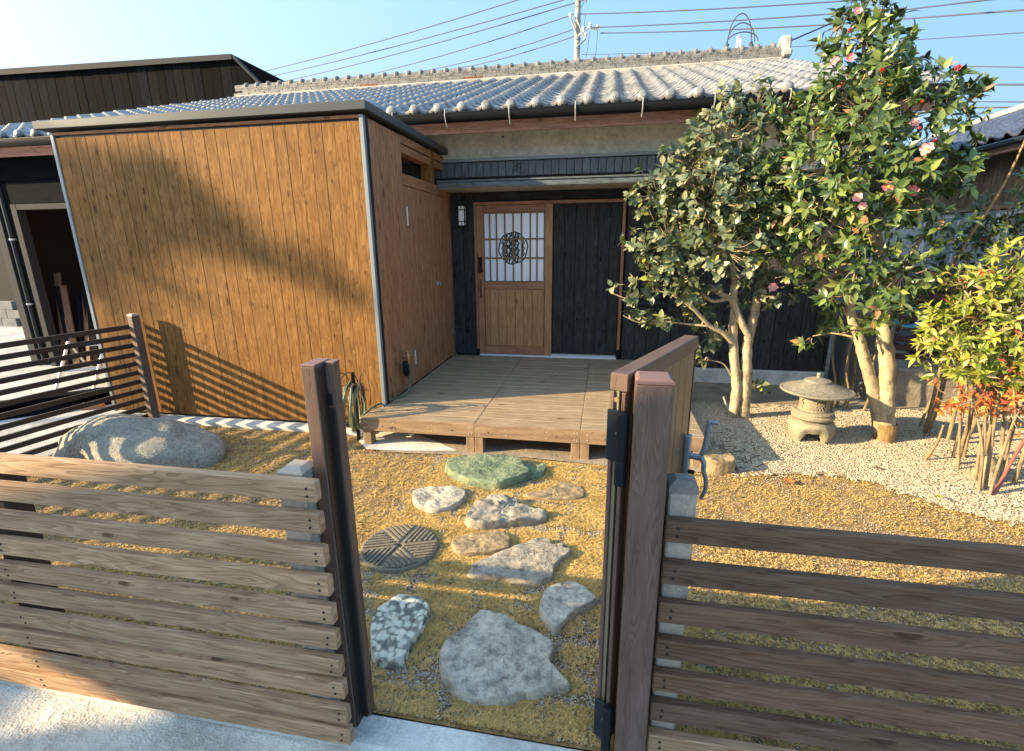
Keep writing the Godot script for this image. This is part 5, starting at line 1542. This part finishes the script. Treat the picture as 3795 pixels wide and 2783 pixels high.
	var ocol := [Color(0.44, 0.12, 0.03), Color(0.48, 0.20, 0.04), Color(0.42, 0.27, 0.05), Color(0.33, 0.065, 0.03)]
	var om := []
	for c in ocol: om.append(flat_mat(c, 0.45, 0.5))
	var lo := crown(N, ob, 75.0, 5, Vector2(0.6, 1.15), 1.3, [0.35, 0.30, 0.2, 0.15], nl, M.twig, Vector3(-0.1, 0.1, 0.3))
	hang_leaves(N, lo, leaf(0.055, 0.021, 0.25, 0.25, 0.55), om, ocol, 0.45, 50)
	part("stump", tube(smooth(W([2.86, -0.03, -3.93, 2.87, 0.1, -3.94, 2.86, 0.2, -3.95]), 3), [0.085, 0.08, 0.075, 0.07, 0.062, 0.055, 0.035], 12, 0.12), M.bark, N)
	# --- darker bush and a tall yellow stem behind it
	var K := thing("evergreen_shrub", "dark green small-leaved bush at the right edge above the nandina", "shrub")
	var kl := []
	for c in [[3.1, -4.75, 3.05, 2.2, -4.6], [3.0, -4.9, 2.92, 1.7, -4.7], [3.2, -4.7, 3.25, 2.0, -4.5]]:
		limb(K, "stem", [Vector3(c[0], -0.03, c[1]), Vector3(c[2], c[3] * 0.5, c[4] - 0.05), Vector3(c[2], c[3], c[4])], 0.018, 0.006, M.cane, kl, 7)
	limb(K, "stem", W([2.76, 1.55, -4.62, 2.76, 1.78, -4.5, 2.82, 1.97, -4.46, 2.89, 2.2, -4.45, 2.94, 2.43, -4.45, 3.02, 2.8, -4.45]), 0.013, 0.005, M.bark_orange, kl, 7)
	var kb := [[3.05, 1.92, -4.60, 0.24], [2.94, 1.76, -4.60, 0.18], [3.10, 2.17, -4.60, 0.12], [2.92, 1.60, -4.90, 0.20], [2.76, 1.44, -4.90, 0.18], [3.3, 1.9, -4.5, 0.3], [3.0, 1.35, -4.8, 0.25], [2.6, 1.2, -5.0, 0.15], [3.05, 2.75, -4.5, 0.06]]
	var kcol := [Color(0.035, 0.06, 0.02), Color(0.06, 0.095, 0.028), Color(0.11, 0.14, 0.04)]
	var km := []
	for c in kcol: km.append(flat_mat(c, 0.36))
	var lk := crown(K, kb, 58.0, 6, Vector2(0.7, 1.2), 1.3, [0.4, 0.38, 0.22], kl, M.twig)
	hang_leaves(K, lk, leaf(0.062, 0.026, 0.25, 0.2, 0.7), km, kcol, 0.36, 60)
	# --- bare canes with a few hanging leaves behind the lantern
	var C := thing("bare_shrub", "thin bare canes with a few dark leaves behind the lantern", "shrub")
	var cl := []
	for c in [[2.46, -5.55, 2.36, 1.0, -5.5], [2.52, -5.6, 2.6, 1.15, -5.55], [2.62, -5.6, 2.66, 1.1, -5.6], [2.75, -5.5, 2.8, 0.9, -5.5], [2.56, -5.5, 2.5, 0.8, -5.45]]:
		var a := Vector3(c[0], -0.02, c[1])
		var b := Vector3(c[2], c[3], c[4])
		limb(C, "cane", [a, a.lerp(b, 0.3) + Vector3(0.03, 0, 0), a.lerp(b, 0.6) - Vector3(0.02, 0, 0), b], 0.016, 0.007, M.cane, cl, 7)
	var lc := crown(C, [[2.34, 1.0, -5.5, 0.13], [2.2, 1.1, -5.45, 0.12], [2.16, 0.9, -5.4, 0.06], [2.5, 0.82, -5.45, 0.08], [2.64, 1.15, -5.55, 0.14]], 45.0, 5, Vector2(0.8, 1.2), 1.4, [0.6, 0.4], cl, M.twig, Vector3(-0.1, -0.5, 0.3))
	hang_leaves(C, lc, leaf(0.075, 0.032, 0.25, 0.3, 0.6), [bm[1], bm[2]], [bcol[1], bcol[2]], 0.3, 20)
	for q in [["small cane shoots rising from the gravel between camellia and nandina", [[2.99, -4.85, 3.03, 0.75, -4.85], [3.05, -5.09, 3.12, 0.8, -5.05], [3.06, -5.0, 3.1, 0.7, -5.0]]], ["single crooked cane at the left edge of the nandina clump", [[2.63, -4.25, 2.72, 0.32, -4.25]]]]:
		var S := thing("cane_shoot", q[0], "shrub")
		for c in q[1]:
			var a := Vector3(c[0], -0.02, c[1])
			var b := Vector3(c[2], c[3], c[4])
			limb(S, "cane", [a, a.lerp(b, 0.5) + Vector3(0.025, 0, 0), b], 0.013, 0.008, M.cane, [], 7)
	tag(part("stake", tube([Vector3(1.30, 0.16, -5.30), Vector3(1.375, -0.02, -5.29)], [0.010], 7), M.white_conc, self), "thin pale stake leaning in the gravel beside the left camellia", "stake")

# ------------------------------------------------------------------ fittings and loose things
func fittings() -> void:
	var xr := -2.01
	# tap, timer, hose
	var T := thing("garden_tap", "small brass garden tap on the brown side wall above the deck", "tap", Vector3(xr + 0.003, 0.645, -4.62))
	part("pipe", tube([Vector3(0, 0, 0), Vector3(0.06, 0, 0)], [0.013], 10), M.brass, T)
	part("body", lathe([Vector2(0, -0.075), Vector2(0.014, -0.075), Vector2(0.014, -0.03), Vector2(0.02, -0.02), Vector2(0.02, 0.02), Vector2(0.012, 0.03), Vector2(0.012, 0.05), Vector2(0, 0.05)], 14), M.brass, T, at(0.062, 0, 0))
	part("spout", tube(smooth([Vector3(0.065, 0, 0), Vector3(0.085, 0.008, -0.055), Vector3(0.092, -0.005, -0.09), Vector3(0.092, -0.045, -0.098)], 4), radii(13, 0.012, 0.010), 8), M.brass, T)
	for k in 3:
		var w := PI * k / 3.0
		part("handle", tube([Vector3(0.062 + 0.03 * cos(w), 0.058, 0.03 * sin(w)), Vector3(0.062 - 0.03 * cos(w), 0.058, -0.03 * sin(w))], [0.006], 6), M.brass, T)
	part("hose_joint", lathe([Vector2(0, -0.145), Vector2(0.016, -0.145), Vector2(0.02, -0.11), Vector2(0.02, -0.09), Vector2(0.015, -0.076), Vector2(0, -0.076)], 14), M.hose, T, at(0.062, 0, 0))
	tag(part("water_timer", box(Vector3(0.055, 0.155, 0.075), 0.012), M.black_metal, self, Transform3D(Basis.from_euler(Vector3(0.3, 0.2, 0)), Vector3(xr + 0.075, 0.545, -4.53))), "black box-shaped water timer hanging on the tap", "timer")
	tag(part("garden_hose", tube(smooth(W([-1.948, 0.50, -4.62, -1.93, 0.42, -4.60, -1.925, 0.33, -4.55, -1.95, 0.286, -4.46, -2.0, 0.284, -4.32, -2.05, 0.284, -4.20, -2.085, 0.285, -4.08, -2.13, 0.25, -3.98, -2.2, 0.16, -3.92]), 5), [0.0105], 8), M.hose, self), "olive green hose running from the tap over the deck corner", "hose")
	# reel stand
	var R := thing("hose_stand", "black post hose stand with wire hoops and coiled green hose at the deck's left corner", "hose stand", Vector3(-2.175, 0, -3.90), 0.25)
	boardp("post", Vector3(-0.014, -0.02, -0.014), Vector3(0.014, 0.66, 0.014), M.black_metal, R)
	for q in [[0.02, 0.0], [-0.06, 0.2]]:
		for tw in [-0.5, 0.55]:
			var pl := []
			for k in 25:
				var w := TAU * k / 24.0
				pl.append(Basis(Vector3.UP, tw) * Vector3(0.0, 0.50 + 0.155 * sin(w), 0.13 * cos(w)) + Vector3(q[0] + tw * 0.14, 0, 0))
			part("wire_hoop", tube(pl, [0.0042], 6), M.rust_wire, R)
	for k in 5:
		part("wire_bar", tube([Vector3(-0.09, 0.44 + 0.03 * k, -0.12 + 0.05 * k), Vector3(0.10, 0.45 + 0.03 * k, -0.13 + 0.05 * k)], [0.003], 5), M.rust_wire, R)
	var hc := []
	for k in 24 * 7 + 1:
		var w := TAU * k / 24.0
		var wob := 0.012 * sin(k * 0.31) + 0.010 * sin(k * 0.083)
		hc.append(Vector3(-0.075 + 0.15 * fmod(k * 0.0143, 1.0) + wob, 0.345 + (0.205 + wob) * sin(w) - 0.02 * (k % 7) * 0.2, (0.165 + wob) * cos(w)))
	part("hose_coil", tube(hc, [0.0105], 7), M.hose, R)
	# wall lantern beside the door
	var Lm := thing("wall_lantern", "small black wall lantern with white panes left of the door", "wall lamp", Vector3(-1.835, 1.98, -6.472))
	boxp("back_plate", Vector3(-0.055, -0.01, 0.0), Vector3(0.065, 0.27, 0.014), M.black_metal, Lm)
	boxp("shade", Vector3(-0.040, 0.012, 0.0145), Vector3(0.040, 0.252, 0.088), M.lamp_panel, Lm, 0.0)
	for y in [0.004, 0.058, 0.20, 0.252]:
		boxp("bar", Vector3(-0.046, y - 0.005, 0.012), Vector3(0.046, y + 0.005, 0.094), M.black_metal, Lm, 0.001)
	for x in [-0.042, 0.042]:
		for z in [0.018, 0.089]:
			boxp("bar", Vector3(x - 0.005, 0.0, z - 0.005), Vector3(x + 0.005, 0.258, z + 0.005), M.black_metal, Lm, 0.001)
	boxp("bar", Vector3(-0.003, 0.206, 0.0885), Vector3(0.003, 0.248, 0.0925), M.black_metal, Lm, 0.0)
	boxp("bar", Vector3(-0.003, 0.010, 0.0885), Vector3(0.003, 0.054, 0.0925), M.black_metal, Lm, 0.0)
	boxp("top", Vector3(-0.052, 0.259, 0.006), Vector3(0.052, 0.270, 0.1), M.black_metal, Lm, 0.002)
	boxp("foot", Vector3(-0.052, -0.016, 0.006), Vector3(0.052, -0.003, 0.1), M.black_metal, Lm, 0.002)
	# planks leaning in the dark doorway
	var names := ["tallest plank, leftmost of those leaning in the dark doorway", "narrow plank second from the left in the dark doorway", "wide grey plank third from the left in the dark doorway", "plank fourth from the left in the dark doorway", "short wide plank in the middle of the dark doorway", "plank right of the short wide one in the dark doorway", "pale-edged plank second from the right in the dark doorway", "rightmost plank leaning in the dark doorway"]
	var px := [-8.15, -8.03, -7.94, -7.83, -7.72, -7.57, -7.43, -7.31]
	var ph := [1.40, 1.20, 1.22, 1.10, 1.08, 1.18, 1.14, 1.22]
	var pw := [0.12, 0.07, 0.11, 0.07, 0.13, 0.12, 0.08, 0.09]
	for i in 8:
		var bs := Basis.from_euler(Vector3(-0.16 - 0.015 * i, rng.randf_range(-0.3, 0.3), 0.05 + 0.035 * i))
		tag(part("plank", board(Vector3(pw[i], ph[i], 0.024), 0.002), [M.fence_dark[i % 6], M.char_board[i % 6]][i % 2], self, Transform3D(bs, Vector3(px[i], 0.0, -6.0) + bs * Vector3(0, ph[i] * 0.5, 0) + Vector3(0, 0.012, 0))), names[i], "plank", "planks leaning in the doorway")
	# stepladder
	var S := thing("stepladder", "silver folding step stool lying against the annex behind the side fence", "step stool", Vector3(-6.6, 0, -5.15), 0.5)
	for sx in [-0.2, 0.2]:
		part("rail", tube([Vector3(sx - 0.12, 0.0, 0.25), Vector3(sx, 0.58, -0.05)], [0.018], 8), M.silver, S)
		part("rail", tube([Vector3(sx + 0.12, 0.0, -0.3), Vector3(sx, 0.58, -0.05)], [0.015], 8), M.silver, S)
	for k in 2: boardp("tread", Vector3(-0.24, 0.22 + 0.3 * k, 0.0 - 0.1 * k), Vector3(0.24, 0.245 + 0.3 * k, 0.14 - 0.1 * k), M.silver, S)
	# lumber lying on the driveway
	var ln := ["lowest dark timber lying on the driveway behind the side fence", "dark timber lying second in the pile on the driveway", "dark timber lying on top of the pile on the driveway", "dark timber lying nearest the annex on the driveway"]
	for i in 4:
		var a := Vector3(-6.95 + 0.10 * i, 0.04 + 0.055 * (i % 3), -3.55 + 0.03 * i)
		var b := Vector3(-5.75 + 0.07 * i, 0.04 + 0.055 * (i % 3), -4.72 + 0.05 * i)
		var d := (b - a).normalized()
		var bs := Basis(d.cross(Vector3.UP).normalized(), Vector3.UP, -d)
		tag(part("timber", board(Vector3(0.16, 0.05, a.distance_to(b)), 0.003), M.char_board[i], self, Transform3D(bs, (a + b) * 0.5 - Vector3(0, 0.012, 0))), ln[i], "timber", "timbers lying on the driveway")
	tag(part("brick", box(Vector3(0.2, 0.07, 0.10), 0.01), mat(0.36, 0.19, 0.11, 0.9), self, Transform3D(Basis(Vector3.UP, 0.6), Vector3(-5.62, 0.036, -4.30))), "single reddish brick beside the timbers on the driveway", "brick")
	# fallen flower and leaves
	var fl := st_new()
	for k in 5:
		fl.append_from(leaf(0.045, 0.035, 0.3, 0.1, 1.2), 0, Transform3D(leaf_basis(Vector3(cos(k * 1.25), 0.35, sin(k * 1.25)), Vector3.UP), Vector3(0, 0.012, 0)))
	tag(part("fallen_flower", fl.commit(), mat(0.62, 0.16, 0.04, 0.6), self, at(1.415, 0.006, -3.64)), "fallen orange-red camellia flower on the grass edge", "flower")
	var leaves := [["fallen lime-green leaf on the sunny gravel edge, lower right", 2.327, -3.574, Color(0.30, 0.34, 0.03), 0.09, 0.03], ["brown fallen leaf in the gravel in front of the right camellia", 2.15, -4.0, Color(0.09, 0.05, 0.02), 0.06, 0.025], ["orange fallen sprig between the right camellia and the nandina canes", 2.72, -4.36, Color(0.42, 0.15, 0.04), 0.08, 0.02], ["curled brown leaf lying in the shade right of the deck", 1.02, -4.35, Color(0.07, 0.045, 0.025), 0.08, 0.03]]
	for q in leaves:
		tag(part("fallen_leaf", leaf(q[4], q[4] * 0.5, 0.3, 0.15), flat_mat(q[3], 0.5), self, Transform3D(leaf_basis(Vector3(rng.randf_range(-1, 1), 0.15, 0.4), Vector3.UP), Vector3(q[1], q[5], q[2]))), q[0], "leaf")
	var db := st_new()
	for k in 90:
		var c := Vector3(rng.randfn(1.15, 0.12), 0.018, rng.randfn(-4.15, 0.22))
		var d := Vector3(rng.randf_range(-1, 1), 0.05, rng.randf_range(-1, 1)).normalized()
		add_tube(db, [c, c + d * rng.randf_range(0.03, 0.09)], [0.0022], 3, false)
	var lt := tag(part("plant_litter", db.commit(), mat(0.05, 0.036, 0.02, 0.9), self), "scattered dark twigs and plant litter on the shaded gravel right of the deck", "litter")
	lt.set_meta("kind", "stuff")

func wire(called: String, label: String, a: Vector3, b: Vector3, r: float, ext0: float, ext1: float, sag := 0.0, group := "overhead power lines") -> void:
	var d := b - a
	var p := a - d * ext0
	var q := b + d * ext1
	var pts := []
	for i in 13:
		var t := i / 12.0
		var k := lerpf(-ext0, 1.0 + ext1, t)
		pts.append(p.lerp(q, t) + Vector3(0, -sag * 4.0 * k * (1.0 - k), 0))
	tag(part(called, tube(pts, [r], 5), M.cable, self), label, "cable", group)

func poles_and_wires() -> void:
	var P := thing("utility_pole", "concrete utility pole with white insulators rising behind the roof ridge", "utility pole", Vector3(-1.39, 0, -22.0))
	part("pole", lathe([Vector2(0.15, -0.1), Vector2(0.118, 8.0), Vector2(0.098, 12.5), Vector2(0.0, 12.5)], 20), M.pole, P)
	for y in [8.68, 9.15, 9.45, 10.05]:
		part("band", lathe([Vector2(0.118, y - 0.04), Vector2(0.13, y - 0.035), Vector2(0.13, y + 0.035), Vector2(0.115, y + 0.04)], 16), M.trim_grey, P)
	var arms := [[-0.27, 10.15, -0.02, 9.60, 0], [-0.02, 10.1, 0.30, 9.36, 0], [0.05, 9.52, 0.49, 9.80, 1], [0.49, 9.77, 0.75, 9.66, 0], [0.05, 10.95, 0.32, 10.62, 0], [0.32, 9.4, 0.06, 9.18, 0]]
	for a in arms:
		part("bracket", tube([Vector3(a[0], a[1], 0.14), Vector3(a[2], a[3], 0.16)], [0.035], 6), M.ceramic if a[4] else M.trim_grey, P)
	for q in [[-0.27, 10.22], [-0.02, 10.22], [0.49, 9.83], [0.78, 9.74], [0.24, 9.72], [0.33, 10.78], [0.33, 9.5]]:
		part("insulator", lathe([Vector2(0.0, -0.10), Vector2(0.03, -0.10), Vector2(0.04, -0.05), Vector2(0.065, -0.03), Vector2(0.045, 0.0), Vector2(0.07, 0.03), Vector2(0.06, 0.07), Vector2(0.0, 0.10)], 12), M.ceramic, P, at(q[0], q[1], 0.16))
	for q in [[0.48, 9.65, 0.36, 8.75], [0.78, 9.65, 0.70, 8.5], [0.08, 10.4, 0.27, 10.7], [0.3, 10.2, 0.22, 9.7]]:
		part("lead", tube([Vector3(q[0], q[1], 0.16), Vector3((q[0] + q[2]) / 2 + 0.02, (q[1] + q[3]) / 2 - 0.03, 0.2), Vector3(q[2], q[3], 0.16)], [0.012], 5), M.cable, P)
	var lw := [["topmost cable left of the utility pole", -21.44, 11.84, -3.74, 10.97], ["second cable from the top left of the utility pole", -21.18, 11.53, -1.96, 10.82], ["third cable from the top left of the utility pole", -18.91, 11.37, -1.49, 10.69], ["fourth cable from the top left of the utility pole", -14.23, 11.29, -1.55, 10.31], ["fifth cable from the top left of the utility pole", -10.23, 11.34, -1.59, 9.8], ["lowest cable left of the utility pole", -8.67, 11.31, -1.46, 9.58]]
	for i in 6:
		var q = lw[i]
		wire("power_line", q[0], Vector3(q[1], q[2], -30), Vector3(q[3], q[4], -22), 0.02, 0.25, 0.12 if i < 3 else 0.0, 0.12)
	var rw := [["topmost cable from the utility pole to the right, behind the tall camellia", -1.31, 10.3, 6.87, 8.46], ["second cable from the utility pole to the right", -1.17, 9.83, 7.0, 8.16], ["third cable from the utility pole to the right", -0.5, 9.6, 6.96, 7.88], ["thin low cable from the utility pole to the right", -1.2, 8.92, 6.61, 7.37]]
	for i in 4:
		var q = rw[i]
		wire("power_line", q[0], Vector3(q[1], q[2], -22), Vector3(q[3], q[4], -18), 0.02 if i < 3 else 0.012, 0.0, 0.12, 0.05)
	var fw := [["short cable crossing the top right corner", 8.45, 7.79, 7.9, 6.76, 0.02], ["cable right of the tall camellia, upper one", 8.2, 7.54, 8.66, 6.51, 0.02], ["cable right of the tall camellia, lower one", 8.7, 7.02, 8.75, 6.08, 0.012], ["twisted cable level with the roof ridge, far right", 8.61, 6.37, 8.91, 5.4, 0.014], ["thick dark cable below the twisted one, far right", 9.25, 5.87, 8.98, 5.06, 0.022], ["uppermost of three low cables over the blue roof", 9.34, 5.44, 9.06, 4.71, 0.014], ["middle of three low cables over the blue roof", 9.37, 5.29, 9.09, 4.6, 0.018], ["lowest of three low cables over the blue roof", 9.39, 5.15, 9.11, 4.47, 0.014]]
	for q in fw:
		wire("power_line", q[0], Vector3(q[1], q[2], -17), Vector3(q[3], q[4], -14), q[5], 1.2, 1.0)
	# the mast and cable bracket behind the ridge
	var Z := thing("service_mast", "slim white service mast leaning behind the roof end, right of the ridge", "mast")
	part("mast", tube([Vector3(3.95, 4.0, -11.0), Vector3(3.99, 5.68, -11.0)], [0.035], 8), M.white, Z)
	part("insulator", tube([Vector3(3.90, 5.55, -10.96), Vector3(3.99, 5.58, -10.96)], [0.05], 8), M.cable, Z)
	part("drop_cable", tube(smooth(W([3.93, 5.55, -10.95, 3.80, 5.2, -10.95, 3.72, 4.9, -10.95, 3.76, 4.6, -10.95]), 4), [0.012], 5), M.cable, Z)
	part("drop_cable", tube(smooth(W([3.97, 5.5, -10.95, 3.88, 5.15, -10.95, 3.86, 4.8, -10.95]), 4), [0.010], 5), M.cable, Z)
	part("stay_wire", tube([Vector3(3.93, 5.55, -10.95), Vector3(2.86, 4.95, -9.95)], [0.014], 5), M.cable, Z)
	var Q := thing("cable_bracket", "white cable bracket with looping wires behind the ridge", "cable bracket", Vector3(2.30, 4.70, -11.0))
	for sx in [-0.07, 0.07]: part("leg", tube([Vector3(sx, 0.0, 0), Vector3(sx * 0.25, 0.74, 0)], [0.025], 7), M.white, Q)
	for k in 3:
		var pl := []
		for j in 15:
			var w := PI * j / 14.0
			pl.append(Vector3((0.21 + 0.03 * k) * cos(w) + 0.02 * k, 0.62 + (0.48 - 0.16 * k) * sin(w), 0.03 * k))
		part("loop_wire", tube(pl, [0.011], 5), M.cable, Q)
	for sx in [-1.0, 1.0]:
		part("loop_wire", tube([Vector3(sx * 0.2, 0.62, 0), Vector3(sx * 0.36, 0.30, 0), Vector3(sx * 0.5, 0.0, 0)], [0.014], 5), M.cable, Q)
		part("insulator", tube([Vector3(sx * 0.2, 0.62, 0), Vector3(sx * 0.27, 0.46, 0)], [0.035], 7), M.cable, Q)

# ------------------------------------------------------------------ grass, pebbles, gravel
func inside_stone(p: Vector2) -> bool:
	for o in outlines:
		if Geometry2D.is_point_in_polygon(p, o): return true
	return false

func many(called: String, label: String, cat: String, mesh: Mesh, m: Material, X: Array, C: Array) -> void:
	var mm := MultiMesh.new()
	mm.transform_format = MultiMesh.TRANSFORM_3D
	mm.use_colors = true
	mm.mesh = mesh
	mm.instance_count = X.size()
	for i in X.size():
		mm.set_instance_transform(i, X[i])
		mm.set_instance_color(i, C[i])
	var o := MultiMeshInstance3D.new()
	o.name = numbered(called, self)
	o.multimesh = mm
	o.material_override = m
	add_child(o, true)
	tag(o, label, cat)
	o.set_meta("kind", "stuff")

func pebble_mesh(sd: int) -> ArrayMesh:
	var r := RandomNumberGenerator.new()
	r.seed = sd
	var P := []
	var J := []
	for k in 6: J.append(r.randf_range(0.8, 1.2))
	for q in [[0.05, 0.42], [0.75, 0.28], [1.0, -0.05], [0.7, -0.4]]:
		var row := []
		for k in 7: row.append(Vector3(cos(TAU * k / 6.0) * q[0] * J[k % 6], q[1], sin(TAU * k / 6.0) * q[0] * J[k % 6] * 0.8))
		P.append(row)
	return grid_mesh(P, true, 0.1)

func scatter() -> void:
	var tuft := st_new()
	for k in 6:
		var w := TAU * k / 6.0 + 0.4 * (k % 2)
		var d := Vector3(cos(w), 0, sin(w))
		var sdir := Vector3(-sin(w), 0, cos(w)) * 0.06
		var ln := 0.75 + 0.5 * ((k * 7) % 5) / 5.0
		var a := d * 0.10
		var b := d * 0.42 * ln + Vector3(0, 0.62 * ln, 0)
		var c := d * (0.9 + 0.3 * (k % 3)) * ln + Vector3(0, 0.72 * ln, 0)
		var n := Vector3(d.x * -0.6, 0.8, d.z * -0.6).normalized()
		quad(tuft, a - sdir, a + sdir, b + sdir, b - sdir, n)
		tri(tuft, b - sdir, b + sdir, c, n, Vector2.ZERO, Vector2.ZERO, Vector2.ZERO)
	var tm := tuft.commit()
	var big := noise(1.4, 41, 2)
	var mid := noise(5.0, 42, 3)
	var ge := PackedVector2Array(gravel_edge)
	var GX := []; var GC := []
	var PX := []; var PC := []
	var tries := 0
	while tries < 300000:
		tries += 1
		# thicker near the gateway, where single blades can be seen
		var x: float
		var z: float
		if tries < 130000:
			x = rng.randf_range(-1.35, 0.5); z = rng.randf_range(-3.75, -1.385)
		else:
			x = rng.randf_range(-4.6, 4.2); z = rng.randf_range(-4.0, -1.385)
		if z < -3.72 and x > -2.1 and x < 0.86: continue
		var q: Vector2 = Vector2(x, z)
		if inside_stone(q) or Geometry2D.is_point_in_polygon(q, ge): continue
		# squares of turf with bare gravelly seams between them
		var wx := x + mid.get_noise_2d(x, z) * 0.05
		var wz := z + mid.get_noise_2d(z, x) * 0.05
		var seam: float = min(abs(wrapf(wx + 0.18, -0.19, 0.19)), abs(wrapf(wz + 0.05, -0.15, 0.15)))
		var cover := 0.62 + big.get_noise_2d(x, z) * 0.55 + mid.get_noise_2d(x * 1.3 + 9, z * 1.3) * 0.5
		if seam < 0.028: cover -= 0.42
		if z > -2.2 and x > -1.3 and x < 0.3: cover -= 0.16
		if rng.randf() < cover:
			var s := rng.randf_range(0.009, 0.017)
			var b := Basis(Vector3.UP, rng.randf() * TAU).scaled(Vector3(s, s * rng.randf_range(0.7, 1.25), s))
			GX.append(Transform3D(b, Vector3(x, 0.001, z)))
			var t := clampf(rng.randf() * 0.7 + mid.get_noise_2d(x + 30, z) * 0.5 + 0.15, 0, 1)
			var c := Color(0.50, 0.335, 0.10).lerp(Color(0.88, 0.63, 0.235), t)
			if rng.randf() < 0.10: c = Color(0.27, 0.27, 0.10)
			GC.append(c)
		elif rng.randf() < 0.42:
			var s := rng.randf_range(0.0025, 0.0065)
			var b := (Basis(Vector3.UP, rng.randf() * TAU) * Basis(Vector3.RIGHT, rng.randf_range(-0.4, 0.4))).scaled(Vector3.ONE * s)
			PX.append(Transform3D(b, Vector3(x, 0.002 + s * 0.2, z)))
			var g := rng.randf_range(0.20, 0.50)
			PC.append(Color(g, g * rng.randf_range(0.80, 0.90), g * rng.randf_range(0.58, 0.74)))
	many("dry_grass", "straw-coloured dormant turf in squares across the front garden", "grass", tm, tinted(0.8, Color(0.25, 0.2, 0.08).linear_to_srgb()), GX, GC)
	many("pebbles", "fine grey and tan grit between the turf squares", "grit", pebble_mesh(1), tinted(0.9, Color.BLACK), PX, PC)
	var X := []; var C := []
	while X.size() < 70000:
		var x := rng.randf_range(0.86, 4.6)
		var z := rng.randf_range(-5.7, -3.0)
		if rng.randf() > 1.25 - (x - 0.9) * 0.12: continue
		var q := Vector2(x + mid.get_noise_2d(x * 2, z * 2) * 0.12, z + mid.get_noise_2d(z * 2, x * 2) * 0.12)
		if not Geometry2D.is_point_in_polygon(q, ge): continue
		if inside_stone(Vector2(x, z)): continue
		var s := rng.randf_range(0.004, 0.009)
		var b := (Basis(Vector3.UP, rng.randf() * TAU) * Basis(Vector3.RIGHT, rng.randf_range(-0.5, 0.5))).scaled(Vector3(s, s * rng.randf_range(0.7, 1.1), s * rng.randf_range(0.7, 1.0)))
		X.append(Transform3D(b, Vector3(x, 0.012 + s * 0.15 + max(0.0, big.get_noise_2d(x * 0.8, z * 0.8)) * 0.01, z)))
		var g := rng.randf_range(0.30, 0.58)
		C.append(Color(g, g * rng.randf_range(0.82, 0.90), g * rng.randf_range(0.56, 0.70)))
	many("gravel", "pale beige gravel around the lantern and the camellias", "gravel", pebble_mesh(2), tinted(0.9, Color.BLACK), X, C)
